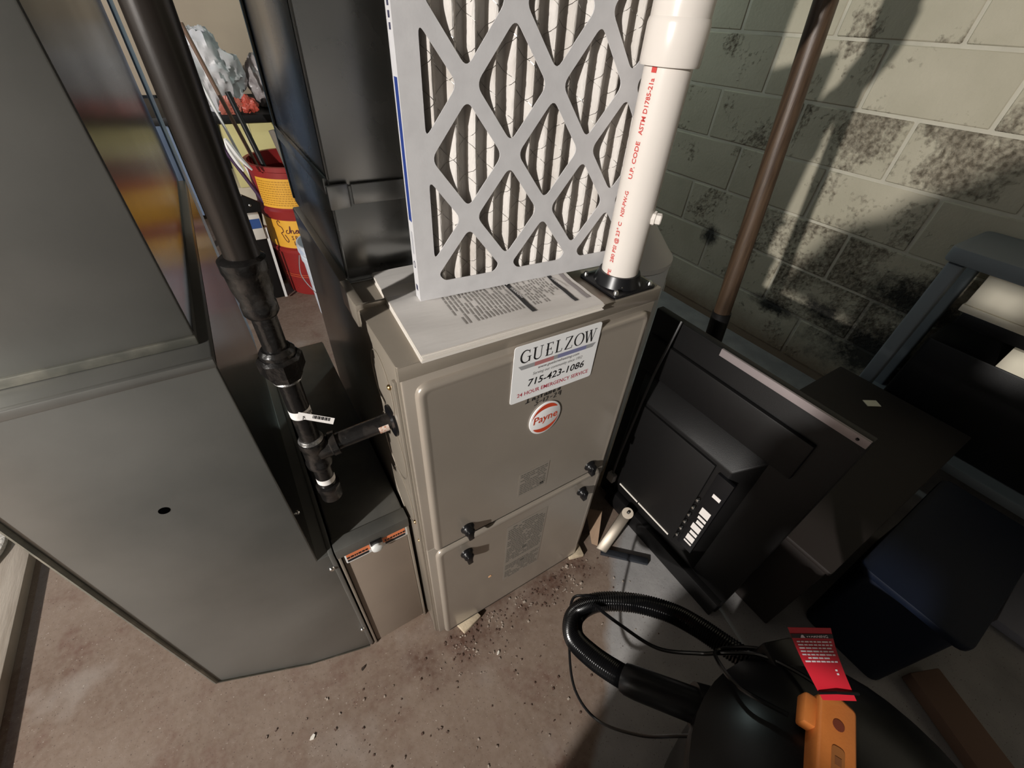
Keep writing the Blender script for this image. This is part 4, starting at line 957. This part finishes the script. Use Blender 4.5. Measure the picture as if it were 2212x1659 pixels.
tag(obj('dark_bin', B().prism(round_poly([(1.76, -0.95), (1.975, -0.95), (1.975, -0.17), (1.76, -0.17)], 0.02), (0, 0, 0.1565), (1, 0, 0), (0, 1, 0), (0, 0, 0.33)), black_matte, bevel=0.006), 'deep black bin on the lower board of the grey shelf', 'bin')
tag(obj('paper_stack', B().box(1.757, 1.96, -0.72, -0.355, 0.488, 0.556), cream, bevel=0.001), 'loose cream papers on top of the black bin on the grey shelf', 'papers')
tag(obj('black_tray', B().box(1.765, 1.97, -0.74, -0.20, 0.558, 0.598), black_matte, bevel=0.004), 'flat black tray between the cream papers and the cream box', 'tray')
pb_ = thing('paper_box', 'cream cardboard box directly under the top board of the grey shelf', 'box', (1.86, -0.345, 0.60))
obj('tray', B().box(1.752, 1.975, -0.505, -0.186, 0.60, 0.623), cream, pb_, bevel=0.003)
obj('cover', B().box(1.755, 1.97, -0.50, -0.190, 0.6235, 0.728), cream, pb_, bevel=0.003)
nt_ = thing('navy_tote', 'dark navy lidded storage tote on the floor right of the television', 'tote', (1.14, -0.58, FZ))
obj('tub', B().prism(round_poly([(0.905, -0.675), (1.38, -0.675), (1.38, -0.480), (0.905, -0.480)], 0.03), (0, 0, FZ + 0.001), (1, 0, 0), (0, 1, 0), (0, 0, 0.285)), navy, nt_, bevel=0.004)
obj('lid', B().prism(round_poly([(0.893, -0.690), (1.395, -0.690), (1.395, -0.468), (0.893, -0.468)], 0.03), (0, 0, FZ + 0.287), (1, 0, 0), (0, 1, 0), (0, 0, 0.02)), navy, nt_, bevel=0.004)
dc_ = thing('dark_crate', 'dark brown crate between the television and the grey shelf', 'crate', (1.36, -0.18, FZ))
crm = mat('dark_brown_crate', (0.014, 0.009, 0.007), 0.7)
obj('box', B().box(0.790, 1.62, -0.440, -0.05, FZ + 0.001, 0.30), crm, dc_, bevel=0.004)
obj('lid', B().box(0.782, 1.63, -0.447, -0.04, 0.3005, 0.315), crm, dc_, bevel=0.004)
tag(obj('scrap_label', B().obb((1.505, -0.205, 0.3165), (0.02, -0.012, 0), (0.008, 0.012, 0), (0, 0, 0.001)), cream), 'small cream paper scrap lying on the dark crate', 'paper')
tag(obj('grey_board', B().prism([(0, 0), (0.30, 0.03), (0.28, 0.16), (-0.02, 0.12)], (1.37, -0.90, FZ + 0.002), (1, -0.1, 0), (0.1, 1, 0), (0, 0, 0.03)), mat('lilac_grey_board', (0.30, 0.30, 0.35), 0.7), bevel=0.002), 'pale grey flat board lying on the floor beyond the navy tote', 'board')
tag(obj('wood_scrap', B().obb((0.975, -0.83, FZ + 0.02), (0.05, 0.11, 0), (0.04, -0.018, 0), (0, 0, 0.018)), mat('brown_scrap_wood', (0.20, 0.12, 0.085), 0.8), bevel=0.003), 'short brown wood offcut on the floor beside the vacuum', 'wood')

# ================================================================== STUFF BEHIND, SEEN BETWEEN GAS PIPE AND PLENUM
KC = Vector((0.195, 2.10, FZ)); KR = 0.19
keg = thing('grease_keg', 'tall red keg with yellow printed bands behind the furnace', 'keg', KC)
obj('body', B().lathe(KC, [(0.165, 0), (0.170, 0.012), (KR - 0.008, 0.235), (KR - 0.006, 0.25), (KR + 0.006, 0.255), (KR + 0.006, 0.27), (KR - 0.004, 0.275), (KR - 0.004, 0.425), (KR + 0.006, 0.43), (KR + 0.012, 0.465), (KR + 0.002, 0.475), (KR + 0.002, 0.64), (KR + 0.012, 0.645), (KR + 0.012, 0.665), (KR - 0.006, 0.665), (KR - 0.006, 0.60)], 56, closed=True), keg_red, keg, smooth=True)
def kband(z0, z1, r0, r1, m, a0=95, a1=420, name='label_band'):
    q = B(); N_ = 60
    for i in range(N_ + 1):
        a = math.radians(a0 + (a1 - a0) * i / N_); q.v += [KC + Vector((r0 * math.cos(a), r0 * math.sin(a), z0)), KC + Vector((r1 * math.cos(a), r1 * math.sin(a), z1))]
    q.f = [(2 * i, 2 * i + 2, 2 * i + 3, 2 * i + 1) for i in range(N_)]
    return obj(name, q, m, keg, smooth=True)
kband(0.280, 0.420, KR - 0.0025, KR - 0.0025, keg_yellow); up = kband(0.482, 0.615, KR + 0.0035, KR + 0.0035, keg_yellow, 205, 330)
kband(0.110, 0.113, 0.1775, 0.1778, mat('keg_orange_line', (0.6, 0.12, 0.04), 0.5), name='pin_stripe'); kband(0.122, 0.125, 0.178, 0.1783, mat('keg_orange_line', (0.6, 0.12, 0.04), 0.5), name='pin_stripe')
b = B()
def kp(s_, z, r): a = s_ / r; return KC + Vector((r * math.cos(a), r * math.sin(a), z))
def kstroke(pts, wd, s0, z0, r):
    for i in range(len(pts) - 1):
        p, q = Vector(pts[i]), Vector(pts[i + 1]); d = (q - p).normalized(); nn = Vector((-d.y, d.x)) * wd / 2
        b.add([kp(s0 + v.x, z0 + v.y, r) for v in (p - nn, q - nn, q + nn, p + nn)], [(0, 1, 2, 3)])
s0 = math.radians(217) * KR; kr = KR - 0.0015
kstroke([tuple(p) for p in catmull([(0.020, 0.062), (0.014, 0.072), (0.004, 0.066), (0.006, 0.050), (0.022, 0.040), (0.026, 0.020), (0.012, 0.010), (0.016, 0.002), (0.024, -0.020), (0.036, -0.034), (0.042, -0.022), (0.030, 0.004)], 5)], 0.0042, s0, 0.345, kr)
kstroke([tuple(p) for p in catmull([(0.052, 0.028), (0.044, 0.026), (0.042, 0.014), (0.050, 0.012), (0.058, 0.018), (0.066, 0.050), (0.064, 0.014), (0.070, 0.028), (0.078, 0.026), (0.078, 0.012), (0.088, 0.020), (0.100, 0.030), (0.092, 0.028), (0.089, 0.016), (0.098, 0.016), (0.103, 0.030), (0.104, 0.014), (0.114, 0.020), (0.124, 0.028), (0.116, 0.030), (0.114, 0.014), (0.126, 0.012), (0.14, 0.022)], 5)], 0.0040, s0, 0.345, kr)
obj('script_lettering', b, maroon_ink, keg)
b = B()
for (t_, z, sz, adv) in (('SPECIALIZED', 0.3250, 0.030, 0.0185), ('LUBRICANTS', 0.2975, 0.030, 0.0185)):
    s_ = math.radians(217) * KR + 0.068 + (0.006 if t_[0] == 'L' else 0)
    for ch in t_:
        if ch == 'I': s_ -= 0.005
        a = s_ / KR; text(b, ch, sz, kp(s_, z, KR - 0.0012), (-math.sin(a), math.cos(a), 0), (0, 0, 1), align='CENTER', bold=0.012, sx=0.86); s_ += adv
        if ch == 'I': s_ -= 0.005
obj('lettering', b, maroon_ink, keg)
b = B(); rk = random.Random(12)
for i in range(11):
    z = 0.602 - i * 0.0105; s_ = math.radians(212) * KR
    while s_ < math.radians(262) * KR:
        l = rk.uniform(0.004, 0.014); b.add([kp(s_, z - 0.003, KR + 0.0045), kp(s_ + l, z - 0.003, KR + 0.0045), kp(s_ + l, z + 0.002, KR + 0.0045), kp(s_, z + 0.002, KR + 0.0045)], [(0, 1, 2, 3)]); s_ += l + 0.004
obj('small_print', b, mat('keg_small_print', (0.50, 0.24, 0.02), 0.5), keg)
# white pail
pcn = Vector((0.225, 1.735, FZ)); pw_ = thing('white_pail', 'white plastic pail with wire bail in front of the red keg', 'pail', pcn)
obj('body', B().lathe(pcn, [(0.112, 0), (0.115, 0.01), (0.128, 0.30), (0.134, 0.302), (0.134, 0.325), (0.130, 0.33), (0.136, 0.34), (0.138, 0.385), (0.131, 0.385), (0.124, 0.30)], 44, closed=True), pail, pw_, smooth=True)
obj('bail', B().tube(catmull([pcn + Vector((-0.14, 0.0, 0.33)), pcn + Vector((-0.158, -0.04, 0.24)), pcn + Vector((-0.10, -0.105, 0.15)), pcn + Vector((0.0, -0.135, 0.12)), pcn + Vector((0.10, -0.105, 0.15))], 8), 0.0022, 6), chrome, pw_, smooth=True)
obj('label', B().lathe(pcn, [(0.1388, 0.345), (0.1394, 0.378)], 44, closed=True), mat('pail_label', (0.45, 0.52, 0.66), 0.5, 0, (0.66, 0.69, 0.74), 40, (0.45, 0.55)), pw_)
# sticks standing in the keg
def stick(name, a, c, r, m, lab, n=10): return tag(obj(name, B().cyl(a, c, r, n), m, smooth=True), lab, 'stick', 'sticks standing in the red keg')
stick('stick', (0.115, 2.07, 0.30), (-0.055, 2.35, 1.13), 0.009, stickbrown, 'brown wooden stick standing in the keg, tallest of the bundle')
stick('stick', (0.055, 2.04, 0.34), (-0.07, 2.20, 0.98), 0.0062, white_rod, 'thin white rod standing in the keg beside the brown stick')
stick('stick', (0.075, 2.00, 0.35), (-0.15, 2.10, 0.93), 0.0085, purple, 'dark purple stick standing in the keg, lowest of the bundle')
stick('stick', (0.115, 2.02, 0.40), (0.03, 2.22, 0.90), 0.012, black_matte, 'thick black stick standing upright in the keg')
tag(obj('torn_plastic', B().tube(catmull([(0.012, 1.90, 0.655), (-0.020, 1.90, 0.705), (-0.050, 1.91, 0.775), (-0.052, 1.905, 0.745), (-0.035, 1.90, 0.69), (-0.022, 1.89, 0.655)], 4), [0.004 + 0.006 * abs(math.sin(i * 0.32)) for i in range(21)], 6), white_rod, smooth=True), 'white strip of torn plastic hanging beside the purple stick', 'plastic')
obs = Vector((0.20, 2.0, 0.62))
stick('stick', (0.205, 1.99, 0.45), (0.15, 2.03, 0.78), 0.018, mat('grey_brown_wood', (0.18, 0.155, 0.125), 0.7), 'short grey brown slat standing in the keg next to the plenum', 6)
# back shelf with bags, crate and boxes
bs = thing('storage_rack', 'dark storage rack behind the red keg', 'rack', (0.15, 2.75, FZ))
obj('board', B().box(-0.6, 0.8, 2.45, 3.05, 0.74, 0.775), black_matte, bs, bevel=0.003)
for x in (-0.58, 0.78):
    for y in (2.47, 3.03): obj('post', B().box(x - 0.02, x + 0.02, y - 0.02, y + 0.02, FZ, 0.74), black_matte, bs, bevel=0.003)
def blob(name, c, sc, m, seed, lab, cat, amp=0.25, grp=None, zmin=0.777, nu=64, nv=40):
    q = B().ball(c, 1.0, nu, nv, sc); c = Vector(c)
    for i, v in enumerate(q.v):
        d = v - c; e = Vector((d.x / sc[0], d.y / sc[1], d.z / sc[2])); o_ = Vector((seed, seed * 0.7, 0))
        k = 1 + amp * PN(e * 1.6 + o_) + amp * 0.9 * (0.35 - abs(PN(e * 3.2 + o_))) + amp * 0.22 * (0.3 - abs(PN(e * 6.5 + o_)))
        q.v[i] = c + d * k
        if q.v[i].z < zmin: q.v[i].z = zmin
    return tag(obj(name, q, m, smooth=True, weld=True), lab, cat, grp)
blob('plastic_bag', (-0.005, 2.60, 0.935), (0.125, 0.10, 0.155), bagmat, 3.3, 'white crumpled plastic bag on the storage rack, left one', 'bag', 0.42)
blob('plastic_bag', (0.235, 2.66, 0.89), (0.075, 0.10, 0.115), mat('grey_bag', (0.36, 0.33, 0.33), 0.3, 0, (0.16, 0.12, 0.12), 7, (0.4, 0.7), 0.4, 20), 8.1, 'greyish crumpled plastic bag on the storage rack, right of the white bag', 'bag', 0.42)
blob('red_packet', (0.118, 2.475, 0.815), (0.040, 0.022, 0.034), bagred, 1.2, 'small dark red packet standing in front of the plastic bags', 'packet', 0.5)
blob('red_packet', (0.035, 2.462, 0.812), (0.040, 0.010, 0.034), mat('pale_red_print', (0.45, 0.14, 0.10), 0.35), 5.2, 'flat pale red packet leaning against the foot of the white plastic bag', 'packet', 0.6)
tag(obj('black_case', B().box(0.345, 0.70, 2.56, 2.95, 0.777, 0.98), black_matte, bevel=0.01), 'black case on the storage rack right of the bags', 'case')
tag(obj('tan_board', B().prism(round_poly([(-0.9, 0.78), (0.30, 0.78), (0.30, 1.9), (-0.9, 1.9)], 0.06), (0, 3.12, 0), (1, 0, 0), (0, 0, 1), (0, 0.03, 0)), tan_board, bevel=0.003), 'large plain tan board standing behind the storage rack', 'board')
yb = thing('yellow_box', 'pale yellow cardboard box under the storage rack board', 'box', (0.18, 2.6, 0.43))
obj('carton', B().box(-0.04, 0.42, 2.47, 2.85, 0.43, 0.735), yel, yb, bevel=0.003)
obj('tape', B().box(0.06, 0.09, 2.468, 2.472, 0.60, 0.735), mat('pale_tape', (0.72, 0.66, 0.40), 0.5), yb)
tag(obj('carton_stack', B().box(-0.10, 0.44, 2.48, 2.90, FZ + 0.001, 0.428), mat('cream_carton', (0.55, 0.49, 0.38), 0.85, 0, (0.48, 0.42, 0.32), 5, (0.4, 0.7)), bevel=0.004), 'plain cream carton on the floor under the yellow box', 'box')
bc = thing('black_guard', 'black plastic guard plate with four screws leaning left of the keg', 'guard', (-0.06, 1.98, FZ))
obj('plate', B().prism([(-0.13, 0.0), (0.0, 0.0), (-0.004, 0.40), (0.012, 0.50), (-0.05, 0.54), (-0.16, 0.62), (-0.2, 0.50)], (-0.005, 2.0, FZ), (1, 0, 0), (0, 0, 1), (0, 0.02, 0)), black_matte, bc, bevel=0.003)
for x, z in ((-0.055, 0.54), (-0.03, 0.49), (-0.07, 0.50), (-0.035, 0.45)): screw(bc, (x - 0.01, 1.999, z - 0.01), (0, -1, 0), 0.006, chrome, 0.003)
tag(obj('blue_white_carton', B().box(-0.075, -0.018, 1.955, 1.99, 0.33, 0.45), mat('carton_white', (0.60, 0.56, 0.50), 0.7), bevel=0.002), 'small white carton with blue print in front of the black guard', 'box')
bpy.data.objects['blue_white_carton'].name = 'printed_carton'
bo = bpy.data.objects['printed_carton']
obj('blue_print', B().box(-0.070, -0.022, 1.9535, 1.9548, 0.385, 0.43), navy_label, bo)
tag(obj('white_stick', B().obb((-0.012, 1.97, 0.19), (0.006, 0, 0.0), (0, 0.004, 0), (0.003, 0.0, 0.19)), white_rod), 'narrow flat white stick standing left of the red keg', 'stick')
tag(obj('dark_red_can', B().lathe((-0.06, 2.25, FZ), [(0.09, 0), (0.092, 0.01), (0.092, 0.28), (0.086, 0.29)], 30), mat('dark_red_paint', (0.10, 0.02, 0.015), 0.5), smooth=True), 'dark red can on the floor behind the black guard', 'can')

# ================================================================== LEFT FLOOR: BOARD PLATFORM AND RUG
pt = thing('wooden_platform', 'low weathered wooden platform on the floor at far left of the return duct', 'platform', (-1.35, 0.3, FZ))
x = -0.895
for i in range(7):
    wd_ = 0.14
    obj('plank', B().box(x - wd_ + 0.002, x, -0.25, 1.25 + 0.01 * math.sin(i * 3), FZ + 0.001, FZ + 0.032 + 0.0012 * (i % 3)), wood, pt, bevel=0.002); x -= wd_
q = B().prism(round_poly([(-1.75, 0.66), (-1.00, 0.69), (-0.945, 0.80), (-0.95, 1.15), (-1.75, 1.15)], 0.03), (0, 0, FZ + 0.0365), (1, 0, 0), (0, 1, 0), (0, 0, 0.014))
tag(obj('shag_rug', q, shag, bevel=0.004), 'cream shaggy rug corner lying on the wooden platform', 'rug')

# ================================================================== FLOOR DEBRIS
def chip(x, y, s_, m, lab, seed, cat='debris'):
    rn = random.Random(seed); P = [(s_ * rn.uniform(0.6, 1.2) * math.cos(a), s_ * rn.uniform(0.35, 0.8) * math.sin(a)) for a in [2 * PI * i / 7 for i in range(7)]]
    tag(obj('floor_chip', B().prism(P, (x, y, FZ + 0.0002), (0.8, 0.6, 0), (-0.6, 0.8, 0), (0, 0, 0.003)), m), lab, cat, 'bits of debris on the floor')
wch = mat('white_chip', (0.75, 0.70, 0.62), 0.7); dch = mat('dark_seed', (0.03, 0.018, 0.012), 0.7)
chip(-0.325, -0.045, 0.008, wch, 'white paint flake on the floor in front of the return duct', 1)
chip(-0.19, 0.028, 0.006, dch, 'dark seed lying on the floor right in front of the return duct', 2)
chip(0.115, -0.115, 0.006, wch, 'white fleck on the floor in front of the furnace middle', 4)
gr = B(); rn = random.Random(21)
for i in range(420):
    if rn.random() < 0.6: t = rn.random(); x, y = 0.0 + 0.47 * t + rn.gauss(0, 0.03), -0.02 - abs(rn.gauss(0, 0.045))
    else: x, y = rn.uniform(-0.5, 0.55), rn.uniform(-0.33, 0.02)
    if y > -0.012 and x > -0.01: continue
    if y > 0.055: continue
    s_ = rn.uniform(0.0007, 0.0026)
    if rn.random() < 0.06: s_ *= 1.7
    a = rn.random() * 6.28; u = Vector((math.cos(a), math.sin(a), 0)) * s_; v = Vector((-u.y, u.x, 0)) * rn.uniform(0.5, 1)
    gr.obb((x, y, FZ + s_ * 0.45), u, v, (0, 0, s_ * 0.45))
g = obj('floor_grit', gr, mat('grit', (0.42, 0.35, 0.29), 0.8, 0, (0.10, 0.055, 0.04), 20, (0.42, 0.5), coords='Object'))
g['label'] = 'loose grit and dust scattered on the floor before the furnace'; g['category'] = 'grit'; g['kind'] = 'stuff'

# ================================================================== OUT OF FRAME: MAIN BULB, ADDED FILL BULBS AND AN ADDED RACK THAT SHADES THE RIGHT SIDE
for p, lab in ((LP, 'bare bulb in a white ceiling socket far left'), (LB, 'added fill bulb in a white ceiling socket at the far back right'), (LC, 'added bluish fill bulb in a white ceiling socket back left of the duct')):
    t_ = thing('main_and_fill_bulb', lab, 'lamp', (p.x, p.y, 2.1))
    obj('bulb', B().ball((p.x, p.y, p.z + 0.062), 0.026, 16, 10), mat('bulb_glow', (0.9, 0.88, 0.82), 0.3, emit=((1.0, 0.93, 0.82), 12.0)), t_, smooth=True)
    obj('socket', B().lathe((p.x, p.y, 2.099), [(0.055, 0), (0.055, -0.012), (0.024, -0.02), (0.022, -0.085), (0.010, -0.09)], 28), white_plastic, t_, smooth=True)
rk_ = thing('shade_rack', 'unseen steel rack of grey bins added left of the camera to cast shade', 'rack', (-0.9, -1.05, FZ))  # added occluder that keeps the lower right dark
stm = mat('grey_rack_steel', (0.20, 0.20, 0.19), 0.5, 0.3)
RX0, RX1 = -0.95, -0.85
for z0, z1 in ((0.80, 0.82), (0.885, 0.905), (0.985, 0.995), (1.086, 1.096), (1.195, 1.213), (1.246, 1.256)): obj('board', B().box(RX0, RX1, -1.5, -0.645, z0, z1), stm, rk_)
for y in (-1.5, -1.05):
    for x in (RX0, RX1): obj('post', B().box(x - 0.012, x + 0.012, y - 0.012, y + 0.012, FZ + 0.001, 1.62), stm, rk_)
for (y0, y1, z0, z1) in ((-1.49, -0.645, 0.02, 0.80), (-1.49, -0.795, 0.82, 0.885), (-1.49, -0.645, 0.905, 0.985), (-1.49, -0.875, 0.995, 1.086), (-0.690, -0.650, 0.995, 1.086), (-1.49, -0.635, 1.096, 1.195), (-1.49, -0.86, 1.256, 1.60), (-0.80, -0.732, 1.256, 1.345), (-0.86, -0.732, 1.388, 1.59), (-0.86, -0.80, 1.335, 1.388)):
    obj('bin', B().box(RX0 + 0.005, RX1 - 0.005, y0, y1, z0, z1), stm, rk_)
obj('shade_bag', B().prism(round_poly([(-0.495, 1.2565), (-0.55, 1.40), (-0.60, 1.418), (-0.615, 1.462), (-0.63, 1.468), (-0.731, 1.57), (-0.731, 1.2565)], 0.02), (RX0, 0, 0), (0, 1, 0), (0, 0, 1), (RX1 - RX0, 0, 0)), mat('canvas', (0.2, 0.18, 0.14), 0.9), rk_, bevel=0.004)  # outline shaped to throw the humped shadow on the block wall
# unseen blue tarp added at the back so the shiny ducts mirror blue
tb = B(); NXT, NZT = 40, 12
for i in range(NXT + 1):
    for j in range(NZT + 1):
        u = i / NXT; v = j / NZT
        tb.v.append(Vector((-1.75 + 1.45 * u, 3.25 + 0.045 * math.sin(u * 34 + v * 1.5) * (1 - 0.5 * v) + 0.02 * math.sin(u * 71), 0.05 + 2.0 * v)))
for i in range(NXT):
    for j in range(NZT): tb.f.append((i * (NZT + 1) + j, (i + 1) * (NZT + 1) + j, (i + 1) * (NZT + 1) + j + 1, i * (NZT + 1) + j + 1))
tag(obj('reflector_tarp', tb, mat('reflector_tarp', (0.15, 0.20, 0.30), 0.5, 0, (0.19, 0.25, 0.36), 5, (0.4, 0.7)), smooth=True), 'unseen blue tarp added behind the return duct for its reflection', 'tarp')
